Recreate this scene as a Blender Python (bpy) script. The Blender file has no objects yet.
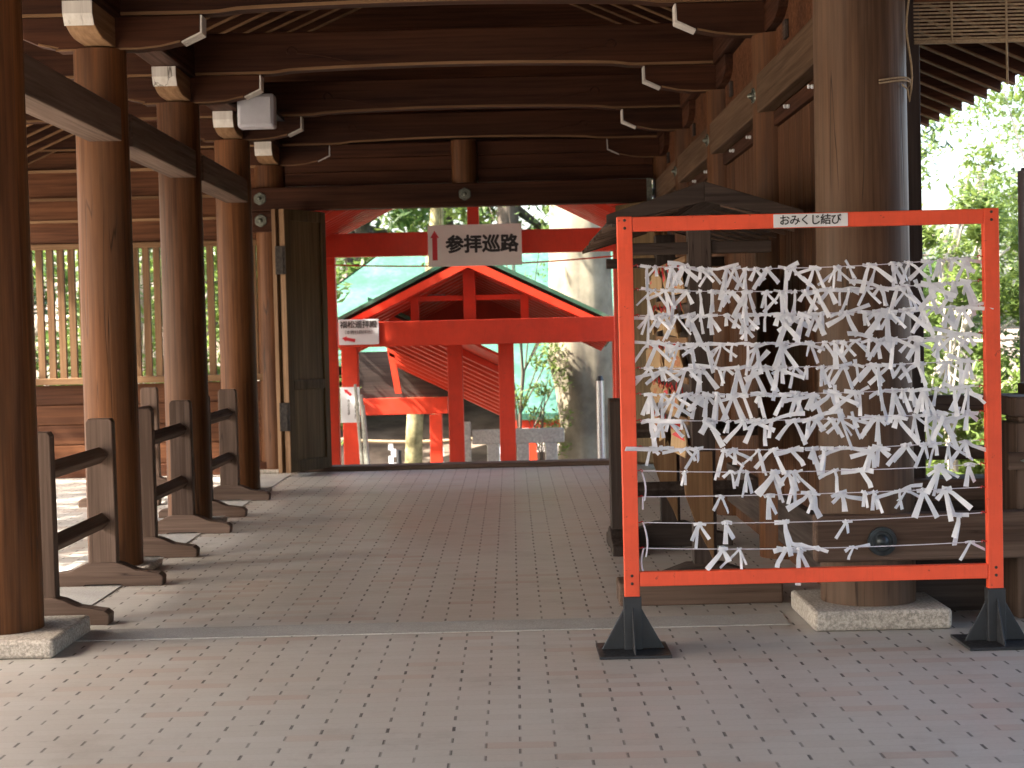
import bpy, bmesh, math, random
from mathutils import Vector, Matrix
R = math.radians
random.seed(7)
sc = bpy.context.scene
col = sc.collection

# ------------------------------------------------------------------ camera
F = 1600.0
pitch = math.atan(54 / F)
roll = R(1.36)
cd = bpy.data.cameras.new('camera')
cd.sensor_width = 36.0
cd.lens = 36.0 * F / 1024.0
cd.clip_end = 2000
cam = bpy.data.objects.new('camera', cd)
col.objects.link(cam)
cam.matrix_world = Matrix.Translation((0, 0, 1.5)) @ Matrix.Rotation(math.pi / 2 - pitch, 4, 'X') @ Matrix.Rotation(-roll, 4, 'Z')
cd.dof.use_dof = True
cd.dof.focus_distance = 8.2
cd.dof.aperture_fstop = 5.0
sc.camera = cam

# ------------------------------------------------------------------ light
SUN_AZ = R(-104)      # direction the light comes from, measured from +Y towards +X
SUN_EL = R(45)
w = bpy.data.worlds.new('World')
sc.world = w
w.use_nodes = True
nt = w.node_tree
nt.nodes.clear()
sky = nt.nodes.new('ShaderNodeTexSky')
sky.sky_type = 'NISHITA'
sky.sun_disc = False
sky.sun_elevation = SUN_EL
sky.sun_rotation = SUN_AZ
sky.air_density = 1.0
sky.dust_density = 5.0
sky.ozone_density = .4
bg = nt.nodes.new('ShaderNodeBackground')
bg.inputs['Strength'].default_value = 0.15
wo = nt.nodes.new('ShaderNodeOutputWorld')
nt.links.new(sky.outputs[0], bg.inputs[0])
nt.links.new(bg.outputs[0], wo.inputs[0])
sd = bpy.data.lights.new('sun', 'SUN')
sd.energy = 3.5
sd.angle = R(0.5)
sd.color = (1.0, 0.92, 0.80)
sun = bpy.data.objects.new('sun', sd)
col.objects.link(sun)
dv = Vector((math.sin(SUN_AZ) * math.cos(SUN_EL), math.cos(SUN_AZ) * math.cos(SUN_EL), math.sin(SUN_EL)))
sun.rotation_euler = dv.to_track_quat('Z', 'Y').to_euler()
sc.view_settings.view_transform = 'Standard'
sc.view_settings.look = 'None'
sc.view_settings.exposure = 3.0
sc.view_settings.gamma = 1.0
sc.view_settings.use_curve_mapping = False
sc.cycles.use_denoising = True
sc.cycles.max_bounces = 10
sc.cycles.diffuse_bounces = 6
sc.cycles.glossy_bounces = 3
sc.cycles.transparent_max_bounces = 6

# ------------------------------------------------------------------ helpers
class MB:
    def __init__(s):
        s.v = []; s.f = []
    def add(s, vs, fs):
        n = len(s.v)
        s.v += [tuple(v) for v in vs]
        s.f += [tuple(n + i for i in f) for f in fs]
        return s
    def box(s, x0, x1, y0, y1, z0, z1, M=None):
        vs = [Vector((x, y, z)) for z in (z0, z1) for y in (y0, y1) for x in (x0, x1)]
        if M is not None: vs = [M @ v for v in vs]
        return s.add(vs, [(0, 2, 3, 1), (4, 5, 7, 6), (0, 1, 5, 4), (2, 6, 7, 3), (0, 4, 6, 2), (1, 3, 7, 5)])
    def prism(s, poly, a0, a1, plane='xz', M=None):
        # polygon extruded along the third axis
        n = len(poly)
        def mk(p, a):
            if plane == 'xz': return Vector((p[0], a, p[1]))
            if plane == 'yz': return Vector((a, p[0], p[1]))
            return Vector((p[0], p[1], a))
        vs = [mk(p, a0) for p in poly] + [mk(p, a1) for p in poly]
        if M is not None: vs = [M @ v for v in vs]
        fs = [tuple(range(n)), tuple(range(2 * n - 1, n - 1, -1))]
        fs += [(i, i + n, (i + 1) % n + n, (i + 1) % n) for i in range(n)]
        return s.add(vs, fs)
    def tube(s, pts, rs, n=12, cap=True):
        pts = [Vector(p) for p in pts]
        if not hasattr(rs, '__len__'): rs = [rs] * len(pts)
        base = len(s.v)
        up = None
        for i, p in enumerate(pts):
            d = (pts[min(i + 1, len(pts) - 1)] - pts[max(i - 1, 0)]).normalized()
            if up is None:
                up = Vector((1, 0, 0)) if abs(d.x) < .8 else Vector((0, 1, 0))
            a = (up - d * up.dot(d)).normalized()
            b = d.cross(a)
            up = a
            for k in range(n):
                t = 2 * math.pi * k / n
                s.v.append(tuple(p + (a * math.cos(t) + b * math.sin(t)) * rs[i]))
        for i in range(len(pts) - 1):
            for k in range(n):
                s.f.append((base + i * n + k, base + i * n + (k + 1) % n, base + (i + 1) * n + (k + 1) % n, base + (i + 1) * n + k))
        if cap:
            s.f.append(tuple(base + k for k in range(n))[::-1])
            s.f.append(tuple(base + (len(pts) - 1) * n + k for k in range(n)))
        return s
    def cyl(s, x, y, z0, z1, r0, r1=None, n=40, seg=1):
        r1 = r0 if r1 is None else r1
        P = [(x, y, z0 + (z1 - z0) * i / seg) for i in range(seg + 1)]
        return s.tube(P, [r0 + (r1 - r0) * i / seg for i in range(seg + 1)], n)
    def disc(s, c, axis, prof, n=24):
        # lathe: prof = [(along axis, radius), ...]
        ax = Vector(axis).normalized()
        P = [Vector(c) + ax * a for a, r in prof]
        a = Vector((0, 0, 1)) if abs(ax.z) < .8 else Vector((1, 0, 0))
        a = (a - ax * a.dot(ax)).normalized(); b = ax.cross(a)
        base = len(s.v)
        for (p, (q, r)) in zip(P, prof):
            for k in range(n):
                t = 2 * math.pi * k / n
                s.v.append(tuple(p + (a * math.cos(t) + b * math.sin(t)) * r))
        m = len(prof)
        for i in range(m - 1):
            for k in range(n):
                s.f.append((base + i * n + k, base + i * n + (k + 1) % n, base + (i + 1) * n + (k + 1) % n, base + (i + 1) * n + k))
        s.f.append(tuple(base + k for k in range(n))[::-1])
        s.f.append(tuple(base + (m - 1) * n + k for k in range(n)))
        return s

def build(name, mb, mat, parent=None, loc=None, bevel=0.0, smooth=False, fix=True):
    me = bpy.data.meshes.new(name)
    me.from_pydata(mb.v, [], mb.f)
    if fix:
        bm = bmesh.new(); bm.from_mesh(me)
        bmesh.ops.recalc_face_normals(bm, faces=bm.faces)
        bm.to_mesh(me); bm.free()
    mats = mat if isinstance(mat, (list, tuple)) else [mat]
    for m in mats: me.materials.append(m)
    if smooth:
        me.polygons.foreach_set('use_smooth', [True] * len(me.polygons))
        try: me.set_sharp_from_angle(angle=R(35))
        except Exception: pass
    me.update()
    o = bpy.data.objects.new(name, me)
    col.objects.link(o)
    if parent is not None: o.parent = parent
    if loc is not None: o.location = loc
    if bevel:
        b = o.modifiers.new('bevel', 'BEVEL')
        b.width = bevel; b.segments = 2; b.limit_method = 'ANGLE'; b.angle_limit = R(40)
    return o

def tag(o, label=None, cat=None, group=None, kind=None):
    if label: o['label'] = label
    if cat: o['category'] = cat
    if group: o['group'] = group
    if kind: o['kind'] = kind
    return o

def thing(name, label, cat, loc=(0, 0, 0), rz=0.0, group=None):
    o = bpy.data.objects.new(name, None)
    col.objects.link(o)
    o.empty_display_size = .2
    o.location = loc
    o.rotation_euler = (0, 0, rz)
    return tag(o, label, cat, group)

def copy_tree(o, parent=None):
    c = o.copy(); col.objects.link(c)
    if parent is not None: c.parent = parent
    for ch in list(o.children): copy_tree(ch, c)
    return c

ORD = ['', 'first', 'second', 'third', 'fourth', 'fifth', 'sixth', 'seventh', 'eighth', 'ninth', 'tenth', '11th', '12th', '13th', '14th', '15th', '16th', '17th', '18th', '19th', '20th', '21st', '22nd', '23rd', '24th', '25th', '26th', '27th', '28th', '29th', '30th', '31st', '32nd', '33rd', '34th', '35th', '36th', '37th', '38th', '39th', '40th']

# ------------------------------------------------------------------ materials
def mat(name, rough=.6, spec=.5):
    m = bpy.data.materials.new(name)
    m.use_nodes = True
    b = m.node_tree.nodes['Principled BSDF']
    b.inputs['Roughness'].default_value = rough
    b.inputs['Specular IOR Level'].default_value = spec
    return m, m.node_tree, b

def N(nt, t, **k):
    n = nt.nodes.new(t)
    for a, v in k.items(): setattr(n, a, v)
    return n

def ramp(nt, fac, stops, interp='LINEAR'):
    r = N(nt, 'ShaderNodeValToRGB')
    r.color_ramp.interpolation = interp
    while len(r.color_ramp.elements) < len(stops): r.color_ramp.elements.new(.5)
    for e, (p, c) in zip(r.color_ramp.elements, stops):
        e.position = p
        e.color = (c[0], c[1], c[2], 1) if hasattr(c, '__len__') else (c, c, c, 1)
    nt.links.new(fac, r.inputs[0])
    return r.outputs[0]

def mixc(nt, fac, a, b, blend='MIX'):
    m = N(nt, 'ShaderNodeMix', data_type='RGBA', blend_type=blend)
    for sock, v in ((m.inputs[0], fac), (m.inputs[6], a), (m.inputs[7], b)):
        if hasattr(v, 'is_linked') or hasattr(v, 'links'): nt.links.new(v, sock)
        elif hasattr(v, '__len__'): sock.default_value = (v[0], v[1], v[2], 1)
        else: sock.default_value = v
    return m.outputs[2]

def mth(nt, op, a, b=None, c=None, clamp=False):
    m = N(nt, 'ShaderNodeMath', operation=op, use_clamp=clamp)
    for i, v in enumerate((a, b, c)):
        if v is None: continue
        if hasattr(v, 'links'): nt.links.new(v, m.inputs[i])
        else: m.inputs[i].default_value = v
    return m.outputs[0]

def noise(nt, vec, scale, detail=4, rough=.55, out=0):
    n = N(nt, 'ShaderNodeTexNoise')
    n.inputs['Scale'].default_value = scale
    n.inputs['Detail'].default_value = detail
    n.inputs['Roughness'].default_value = rough
    nt.links.new(vec, n.inputs['Vector'])
    return n.outputs[out]

def coords(nt, scale=(1, 1, 1), jitter=True):
    tc = N(nt, 'ShaderNodeTexCoord')
    v = tc.outputs['Object']
    if jitter:
        oi = N(nt, 'ShaderNodeObjectInfo')
        ad = N(nt, 'ShaderNodeVectorMath', operation='ADD')
        sc_ = mth(nt, 'MULTIPLY', oi.outputs['Random'], 37.0)
        cb = N(nt, 'ShaderNodeCombineXYZ')
        for i in range(3): nt.links.new(sc_, cb.inputs[i])
        nt.links.new(v, ad.inputs[0]); nt.links.new(cb.outputs[0], ad.inputs[1])
        v = ad.outputs[0]
    mp = N(nt, 'ShaderNodeMapping')
    mp.inputs['Scale'].default_value = scale
    nt.links.new(v, mp.inputs['Vector'])
    return mp.outputs[0], v

def bump(nt, h, b, strength=.3, dist=.01):
    n = N(nt, 'ShaderNodeBump')
    n.inputs['Strength'].default_value = strength
    n.inputs['Distance'].default_value = dist
    nt.links.new(h, n.inputs['Height'])
    nt.links.new(n.outputs[0], b.inputs['Normal'])

def wood(name, dark, light, axis='z', rough=.62, crack=0.0, grey=None, planks=None, contrast=1.0):
    m, nt, b = mat(name, rough, .16)
    s = {'x': (1.0, 36, 36), 'y': (36, 1.0, 36), 'z': (36, 36, 1.0)}[axis]
    v, raw = coords(nt, s)
    n1 = noise(nt, v, 1.0, 6, .65)
    s2 = {'x': (.5, 4, 4), 'y': (4, .5, 4), 'z': (4, 4, .5)}[axis]
    mp2 = N(nt, 'ShaderNodeMapping'); mp2.inputs['Scale'].default_value = s2
    nt.links.new(raw, mp2.inputs['Vector'])
    n2 = noise(nt, mp2.outputs[0], 1.0, 3, .5)
    mixn = mth(nt, 'MULTIPLY_ADD', n1, .55, mth(nt, 'MULTIPLY', n2, .45))
    c = ramp(nt, mixn, [(.5 - .12 / contrast, dark), (.5 + .13 / contrast, light)])
    oi = N(nt, 'ShaderNodeObjectInfo')
    hv = N(nt, 'ShaderNodeHueSaturation')
    nt.links.new(mth(nt, 'MULTIPLY_ADD', oi.outputs['Random'], .35, .82), hv.inputs['Value'])
    nt.links.new(c, hv.inputs['Color'])
    c = hv.outputs[0]
    if grey:
        # weathered grey bloom in irregular vertical patches
        n3 = noise(nt, mp2.outputs[0], .7, 5, .6)
        c = mixc(nt, ramp(nt, n3, [(.45, 0), (.68, .5)]), c, grey)
    h = n1
    if crack:
        s3 = {'x': (.35, 9, 9), 'y': (9, .35, 9), 'z': (9, 9, .35)}[axis]
        mp3 = N(nt, 'ShaderNodeMapping'); mp3.inputs['Scale'].default_value = s3
        nt.links.new(raw, mp3.inputs['Vector'])
        n4 = noise(nt, mp3.outputs[0], 1.0, 2, .5)
        cr = ramp(nt, mth(nt, 'ABSOLUTE', mth(nt, 'SUBTRACT', n4, .5)), [(0.0, 1), (.006 * crack, 0)])
        brk = ramp(nt, noise(nt, raw, 1.3, 2), [(.5, 0), (.6, 1)])
        cr = mth(nt, 'MULTIPLY', cr, brk)
        c = mixc(nt, mth(nt, 'MULTIPLY', cr, .8), c, (.02, .012, .008))
        h = mth(nt, 'SUBTRACT', n1, mth(nt, 'MULTIPLY', cr, 1.5))
    nt.links.new(c, b.inputs['Base Color'])
    nt.links.new(ramp(nt, n1, [(.3, rough + .12), (.7, rough - .08)]), b.inputs['Roughness'])
    bump(nt, h, b, .35, .004)
    return m

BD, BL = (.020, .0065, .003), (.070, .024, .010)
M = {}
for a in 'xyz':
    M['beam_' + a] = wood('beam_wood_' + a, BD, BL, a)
M['col'] = wood('column_wood', (.046, .016, .005), (.150, .058, .019), 'z', .5, crack=1.7, grey=(.12, .068, .040))
M['bigcol'] = wood('main_column_wood', (.056, .029, .015), (.145, .080, .045), 'z', .5, crack=1.6, grey=(.135, .098, .074))
M['wallboard'] = wood('wall_board_wood', (.050, .020, .009), (.125, .055, .026), 'z', .6, crack=.8)
M['panel_x'] = wood('panel_wood', (.045, .015, .006), (.130, .050, .020), 'x', .6)
for a in 'xyz':
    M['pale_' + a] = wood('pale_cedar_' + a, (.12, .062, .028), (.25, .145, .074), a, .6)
    M['grey_' + a] = wood('weathered_wood_' + a, (.060, .037, .026), (.150, .100, .074), a, .7, crack=1.0)
    M['dark_' + a] = wood('dark_stained_wood_' + a, (.028, .020, .017), (.075, .055, .046), a, .6, crack=.7)
M['mid_y'] = wood('mid_brown_wood', (.060, .034, .019), (.135, .080, .046), 'y', .6)
M['door'] = wood('door_wood', (.070, .044, .018), (.165, .11, .05), 'z', .6, crack=.8)
M['plaque'] = wood('plaque_wood', (.30, .19, .09), (.46, .31, .17), 'z', .55)
M['white_end'] = wood('white_painted_end_grain', (.50, .46, .41), (.66, .63, .58), 'z', .7, crack=1.2)

def plain(name, c, rough=.6, var=.12, scale=6.0, bumpk=.1, metal=0.0, spec=.5, c2=None, lo=.35, hi=.65):
    m, nt, b = mat(name, rough, spec)
    v, raw = coords(nt, (1, 1, 1))
    n1 = noise(nt, raw, scale, 6, .6)
    a = tuple(x * (1 - var) for x in c)
    d = c2 if c2 else tuple(min(1, x * (1 + var)) for x in c)
    nt.links.new(ramp(nt, n1, [(lo, a), (hi, d)]), b.inputs['Base Color'])
    n2 = noise(nt, raw, scale * 6, 3, .6)
    nt.links.new(ramp(nt, n2, [(.3, min(1, rough + .1)), (.7, max(.05, rough - .1))]), b.inputs['Roughness'])
    b.inputs['Metallic'].default_value = metal
    if bumpk: bump(nt, n2, b, bumpk, .003)
    return m

def painted(name, c, chip, rough=.42):
    # vermilion lacquer: brush streaks, small chips and grime
    m, nt, b = mat(name, rough, .4)
    v, raw = coords(nt, (3, 3, 3))
    n1 = noise(nt, v, 1.0, 6, .65)
    cc = ramp(nt, n1, [(.3, tuple(x * .82 for x in c)), (.7, tuple(min(1, x * 1.06) for x in c))])
    n2 = noise(nt, raw, 26, 5, .7)
    cc = mixc(nt, ramp(nt, n2, [(.655, 0), (.69, .7)]), cc, chip)
    mp9 = N(nt, 'ShaderNodeMapping'); mp9.inputs['Scale'].default_value = (60, 60, 5)
    nt.links.new(raw, mp9.inputs['Vector'])
    n9 = noise(nt, mp9.outputs[0], 1.0, 4, .6)
    cc = mixc(nt, ramp(nt, n9, [(.5, 0), (.75, .35)]), cc, tuple(x * .7 for x in c))
    n3 = noise(nt, raw, 4, 6, .7)
    cc = mixc(nt, ramp(nt, n3, [(.55, 0), (.8, .35)]), cc, (.25, .05, .03))
    nt.links.new(cc, b.inputs['Base Color'])
    nt.links.new(ramp(nt, n3, [(.3, rough - .08), (.7, rough + .2)]), b.inputs['Roughness'])
    bump(nt, n2, b, .08, .002)
    return m

M['red'] = painted('vermilion_paint', (.68, .052, .020), (.30, .05, .03))
M['frame_red'] = painted('bright_vermilion_paint', (.84, .095, .036), (.20, .03, .02))
M['black_steel'] = plain('black_painted_steel', (.018, .019, .022), .42, .3, 8)
M['bronze'] = plain('aged_bronze', (.16, .17, .14), .45, .35, 30, .2, .7)
M['dark_bronze'] = plain('dark_bronze', (.035, .042, .045), .4, .3, 30, .2, .6)
M['iron'] = plain('rusted_iron', (.055, .045, .038), .6, .3, 30, .2, .5)
M['brass'] = plain('dull_brass', (.42, .30, .12), .4, .2, 20, .1, .8)
M['white_metal'] = plain('pale_grey_enamel', (.50, .49, .52), .45, .08, 5, .02)
M['sign_white'] = plain('sign_white_board', (.76, .74, .71), .5, .05, 3, .0)
M['plate_white'] = plain('plate_white_plastic', (.70, .72, .75), .4, .04, 3, .0)
M['ink'] = plain('black_ink', (.012, .011, .012), .5, .1, 5, 0)
M['red_ink'] = plain('red_ink', (.55, .02, .03), .5, .1, 5, 0)
M['string'] = plain('lilac_white_string', (.66, .63, .72), .8, .05, 40, .1)
M['red_cord'] = plain('red_cord', (.42, .02, .02), .8, .2, 60, .2)
M['cord'] = plain('tan_cord', (.30, .22, .13), .85, .2, 60, .2)
M['silver'] = plain('silver_steel', (.45, .46, .47), .35, .1, 10, .02, .8)
M['bark_far'] = plain('mossy_bark', (.16, .14, .06), .9, .35, 5, .6, c2=(.34, .30, .15))
M['bark_big'] = plain('pale_camphor_bark', (.14, .118, .082), .9, .2, 1.6, .5, c2=(.26, .225, .16), lo=.35, hi=.65)
M['bark_pale'] = plain('pale_grey_bark', (.33, .29, .24), .9, .25, 6, .5, c2=(.5, .45, .38))
M['bark_dark'] = plain('dark_bark', (.08, .06, .045), .9, .3, 6, .5)
M['soil'] = plain('brown_soil', (.11, .078, .055), .95, .3, 1.3, .4, c2=(.22, .17, .13))
M['gravel'] = plain('pale_gravel_yard', (.40, .36, .31), .95, .15, 3, .4)
M['rock'] = plain('grey_rock', (.20, .19, .17), .9, .3, 4, .6)

def paper_mat():
    m, nt, b = mat('fortune_paper', .7, .3)
    v, raw = coords(nt)
    n1 = noise(nt, raw, 40, 3, .6)
    nt.links.new(ramp(nt, n1, [(.35, (.80, .82, .89)), (.65, (.87, .89, .95))]), b.inputs['Base Color'])
    tr = N(nt, 'ShaderNodeBsdfTranslucent'); tr.inputs[0].default_value = (.8, .8, .82, 1)
    mx = N(nt, 'ShaderNodeMixShader'); mx.inputs[0].default_value = .25
    out = nt.nodes['Material Output']
    nt.links.new(b.outputs[0], mx.inputs[1]); nt.links.new(tr.outputs[0], mx.inputs[2])
    nt.links.new(mx.outputs[0], out.inputs[0])
    return m
M['paper'] = paper_mat()

def leaf_mat(name, c1, c2, trans=.35):
    m, nt, b = mat(name, .45, .4)
    tc = N(nt, 'ShaderNodeTexCoord')
    n1 = noise(nt, tc.outputs['Object'], 1.1, 3, .6)
    n2 = noise(nt, tc.outputs['Object'], 14, 2, .6)
    f = mth(nt, 'MULTIPLY_ADD', n1, .5, mth(nt, 'MULTIPLY', n2, .5))
    c = ramp(nt, f, [(.35, c1), (.65, c2)])
    nt.links.new(c, b.inputs['Base Color'])
    tr = N(nt, 'ShaderNodeBsdfTranslucent')
    hv = N(nt, 'ShaderNodeHueSaturation'); hv.inputs['Value'].default_value = 1.5; hv.inputs['Hue'].default_value = .485
    nt.links.new(c, hv.inputs['Color']); nt.links.new(hv.outputs[0], tr.inputs[0])
    mx = N(nt, 'ShaderNodeMixShader'); mx.inputs[0].default_value = trans
    out = nt.nodes['Material Output']
    nt.links.new(b.outputs[0], mx.inputs[1]); nt.links.new(tr.outputs[0], mx.inputs[2])
    nt.links.new(mx.outputs[0], out.inputs[0])
    return m
M['leaf_light'] = leaf_mat('fresh_leaves', (.07, .12, .025), (.17, .24, .06), .45)
M['leaf_mid'] = leaf_mat('green_leaves', (.04, .085, .02), (.10, .17, .04), .4)
M['leaf_dark'] = leaf_mat('dark_evergreen_leaves', (.018, .045, .015), (.05, .09, .028), .3)

def stone_mat(name, c, speck=.5, scale=90):
    m, nt, b = mat(name, .8, .3)
    v, raw = coords(nt)
    n1 = noise(nt, raw, scale, 3, .7)
    n2 = noise(nt, raw, 3, 5, .6)
    cc = ramp(nt, n1, [(.38, tuple(x * (1 - speck) for x in c)), (.5, c), (.62, tuple(min(1, x * (1 + speck)) for x in c))])
    cc = mixc(nt, ramp(nt, n2, [(.4, 0), (.75, .45)]), cc, tuple(x * .55 for x in c))
    nt.links.new(cc, b.inputs['Base Color'])
    bump(nt, n1, b, .4, .003)
    return m
M['granite'] = stone_mat('speckled_granite', (.40, .355, .30), .35, 70)
M['concrete'] = stone_mat('grey_concrete', (.37, .355, .33), .18, 120)
M['fence_stone'] = stone_mat('mossy_pale_stone', (.46, .47, .41), .2, 30)

def tile_mat():
    m, nt, b = mat('brick_paver_tiles', .5, .5)
    tc = N(nt, 'ShaderNodeTexCoord')
    sp = N(nt, 'ShaderNodeSeparateXYZ'); nt.links.new(tc.outputs['Object'], sp.inputs[0])
    X, Y = sp.outputs[0], sp.outputs[1]
    TL, TW = .25, .085
    vr = mth(nt, 'DIVIDE', Y, TW)
    row = mth(nt, 'FLOOR', vr)
    fv = mth(nt, 'SUBTRACT', vr, row)
    par = mth(nt, 'FLOORED_MODULO', row, 2.0)
    u = mth(nt, 'ADD', mth(nt, 'DIVIDE', X, TL), mth(nt, 'MULTIPLY', par, .5))
    cu = mth(nt, 'FLOOR', u)
    fu = mth(nt, 'SUBTRACT', u, cu)
    cell = N(nt, 'ShaderNodeCombineXYZ'); nt.links.new(cu, cell.inputs[0]); nt.links.new(row, cell.inputs[1])
    wn = N(nt, 'ShaderNodeTexWhiteNoise', noise_dimensions='2D'); nt.links.new(cell.outputs[0], wn.inputs['Vector'])
    rnd = wn.outputs['Value']
    # distance to the vertical joint in metres, to the bed joint in metres
    dj = mth(nt, 'MULTIPLY', mth(nt, 'MINIMUM', fu, mth(nt, 'SUBTRACT', 1.0, fu)), TL)
    dh = mth(nt, 'MULTIPLY', mth(nt, 'MINIMUM', fv, mth(nt, 'SUBTRACT', 1.0, fv)), TW)
    inend = ramp(nt, dh, [(.008, 0), (.011, 1)])
    jw = N(nt, 'ShaderNodeTexWhiteNoise', noise_dimensions='2D')
    sh = N(nt, 'ShaderNodeVectorMath', operation='ADD'); sh.inputs[1].default_value = (7.3, 3.1, 0)
    nt.links.new(cell.outputs[0], sh.inputs[0]); nt.links.new(sh.outputs[0], jw.inputs['Vector'])
    wj = mth(nt, 'MULTIPLY_ADD', jw.outputs['Value'], .0018, .0046)
    slot = mth(nt, 'MULTIPLY', mth(nt, 'LESS_THAN', dj, wj), inend)
    bed = ramp(nt, dh, [(.0, 1), (.0022, 0)])
    big = noise(nt, tc.outputs['Object'], .55, 4, .6)
    fine = noise(nt, tc.outputs['Object'], 60, 4, .7)
    mp = N(nt, 'ShaderNodeMapping'); mp.inputs['Scale'].default_value = (3, 40, 1)
    nt.links.new(tc.outputs['Object'], mp.inputs['Vector'])
    streak = noise(nt, mp.outputs[0], 1, 4, .6)
    base = ramp(nt, rnd, [(0, (.435, .415, .38)), (.45, (.46, .445, .41)), (.80, (.48, .465, .435)), (.90, (.45, .40, .355)), (1, (.41, .315, .265))])
    c = mixc(nt, ramp(nt, big, [(.35, 0), (.65, .45)]), base, (.39, .335, .285), 'MIX')
    c = mixc(nt, ramp(nt, streak, [(.45, 0), (.75, .4)]), c, (.46, .41, .37))
    c = mixc(nt, ramp(nt, fine, [(.3, .0), (.75, .18)]), c, (.16, .12, .09))
    stain = noise(nt, tc.outputs['Object'], 2.3, 7, .72)
    c = mixc(nt, ramp(nt, stain, [(.52, 0), (.72, .42)]), c, (.22, .185, .155))
    spots = noise(nt, tc.outputs['Object'], 11, 3, .6)
    c = mixc(nt, ramp(nt, spots, [(.70, 0), (.76, .35)]), c, (.14, .12, .10))
    # grime in the bed joints, dark slots at the tile ends
    c = mixc(nt, mth(nt, 'MULTIPLY', bed, .30), c, (.17, .13, .105))
    c = mixc(nt, mth(nt, 'MULTIPLY', slot, mth(nt, 'MULTIPLY_ADD', jw.outputs['Value'], .65, .30)), c, (.035, .028, .024))
    nt.links.new(c, b.inputs['Base Color'])
    r = ramp(nt, big, [(.3, .46), (.7, .36)])
    r = mth(nt, 'ADD', r, mth(nt, 'MULTIPLY', slot, .4), clamp=True)
    nt.links.new(r, b.inputs['Roughness'])
    h = mth(nt, 'SUBTRACT', mth(nt, 'MULTIPLY', fine, .12), mth(nt, 'ADD', mth(nt, 'MULTIPLY', bed, .35), slot))
    h = mth(nt, 'ADD', h, mth(nt, 'MULTIPLY', rnd, .25))
    bump(nt, h, b, .5, .003)
    return m
M['tiles'] = tile_mat()

def patina_mat():
    m, nt, b = mat('verdigris_copper_roof', .45, .5)
    tc = N(nt, 'ShaderNodeTexCoord')
    n1 = noise(nt, tc.outputs['Object'], 1.2, 6, .65)
    n2 = noise(nt, tc.outputs['Object'], 9, 4, .7)
    c = ramp(nt, mth(nt, 'MULTIPLY_ADD', n1, .6, mth(nt, 'MULTIPLY', n2, .4)),
             [(.32, (.016, .066, .038)), (.5, (.036, .115, .072)), (.66, (.090, .19, .145))])
    nt.links.new(c, b.inputs['Base Color'])
    bump(nt, n2, b, .2, .01)
    return m
M['patina'] = patina_mat()

# ------------------------------------------------------------------ ground
def sheet(name, x0, x1, y0, y1, z, m, th=.3):
    o = build(name, MB().box(x0, x1, y0, y1, z - th, z), m)
    return tag(o, kind='structure')
g = MB()
nx, ny = 60, 60
def gz(x, y):
    # lower ground behind the hall, a slope rising at the far end, level yards at both sides
    z = -.32
    if y > 18.0:
        z = -.32 - min(1.0, (y - 18.0) / 5.0) * 1.6
        if y > 31 and x < 3: z += min(6.0, (y - 31) * .20)
    elif x > 4.6: z = -.32 - min(1, (x - 4.6) / 3) * .5
    return z
xs = [-400, -150, -60, -30] + [-20 + i for i in range(51)] + [40, 80, 160, 400]
ys = [-400, -100, -40] + [-15 + i for i in range(66)] + [60, 80, 120, 200, 500]
for y in ys:
    for x in xs:
        z = gz(x, y)
        if 18 < y < 60 and -20 < x < 30: z += random.uniform(-.06, .06)
        g.v.append((x, y, z))
W_ = len(xs)
for j in range(len(ys) - 1):
    for i in range(W_ - 1):
        g.f.append((j * W_ + i, j * W_ + i + 1, (j + 1) * W_ + i + 1, (j + 1) * W_ + i))
go = build('ground', g, M['soil'], smooth=True)
tag(go, kind='structure')
sheet('gravel_yard', -60, -5.9, -20, 17.2, -.2, M['gravel'], .1)

fl = MB().box(-5.8, 6.2, -9, 8.5, -.31, 0).box(-5.8, 1.9, 8.5, 17.72, -.31, 0)
tag(build('tiled_floor', fl, M['tiles']), kind='structure')
st = MB().box(-2.4, 1.36, 7.93, 8.22, 0, .004).box(-5.8, -2.4, 7.93, 8.22, 0, .004)
tag(build('cross_strip', st, M['concrete']), kind='structure')
st = MB().box(-2.98, -2.4, 8.22, 17.3, 0, .006)
tag(build('column_line_strip', st, M['concrete']), kind='structure')
st = MB().box(-5.8, -5.5, -9, 17.3, 0, .006)
tag(build('floor_edge_strip', st, M['concrete']), kind='structure')

# ------------------------------------------------------------------ the hall
hall = thing('open_timber_hall', 'dark open timber shrine hall with round posts, bracketed cross beams and brick paver floor', 'building', (0, 0, 0))
XL, XR = -2.585, 1.745
RIDGE_X, RIDGE_Z, SL = -.42, 5.62, .44
YR0, YR1 = -9.0, 18.3
def roofz(x): return RIDGE_Z - SL * abs(x - RIDGE_X)
BAYS = [7.85, 10.30, 12.7, 15.15, 17.5]
FRONT = [5.3, 2.7, .1, -2.5, -5.1, -7.7]

def column(x, y, r, z1, stone=.33, sh=.09, m='col'):
    c = MB().cyl(0, 0, sh, z1, r * 1.02, r * .97, 48, 4)
    o = build('column', c, M[m], hall, (x, y, 0), smooth=True)
    if stone:
        s = MB().prism([(-stone, -stone), (stone, -stone), (stone, stone), (-stone, stone)], 0, sh, 'xy')
        build('plinth', s, M['granite'], o, bevel=.018)
    return o
for i, y in enumerate(BAYS):
    column(XL if i else XL + .05, y, .17 if i else .19, 3.34, .34 if i == 0 else .25, .09 if i == 0 else .05)
column(1.775, 8.05, .232, 3.34, .335, .10, 'bigcol')
for y in BAYS[1:]: column(XR + .01, y, .175, 3.34, .0, .0)
for y in FRONT:
    for x in (-6.0 + .5, 6.0): column(x, y, .175, 3.4, .25, .05)
for y in BAYS[:4]: column(-5.5, y, .15, 3.5, .25, .05)

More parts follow.
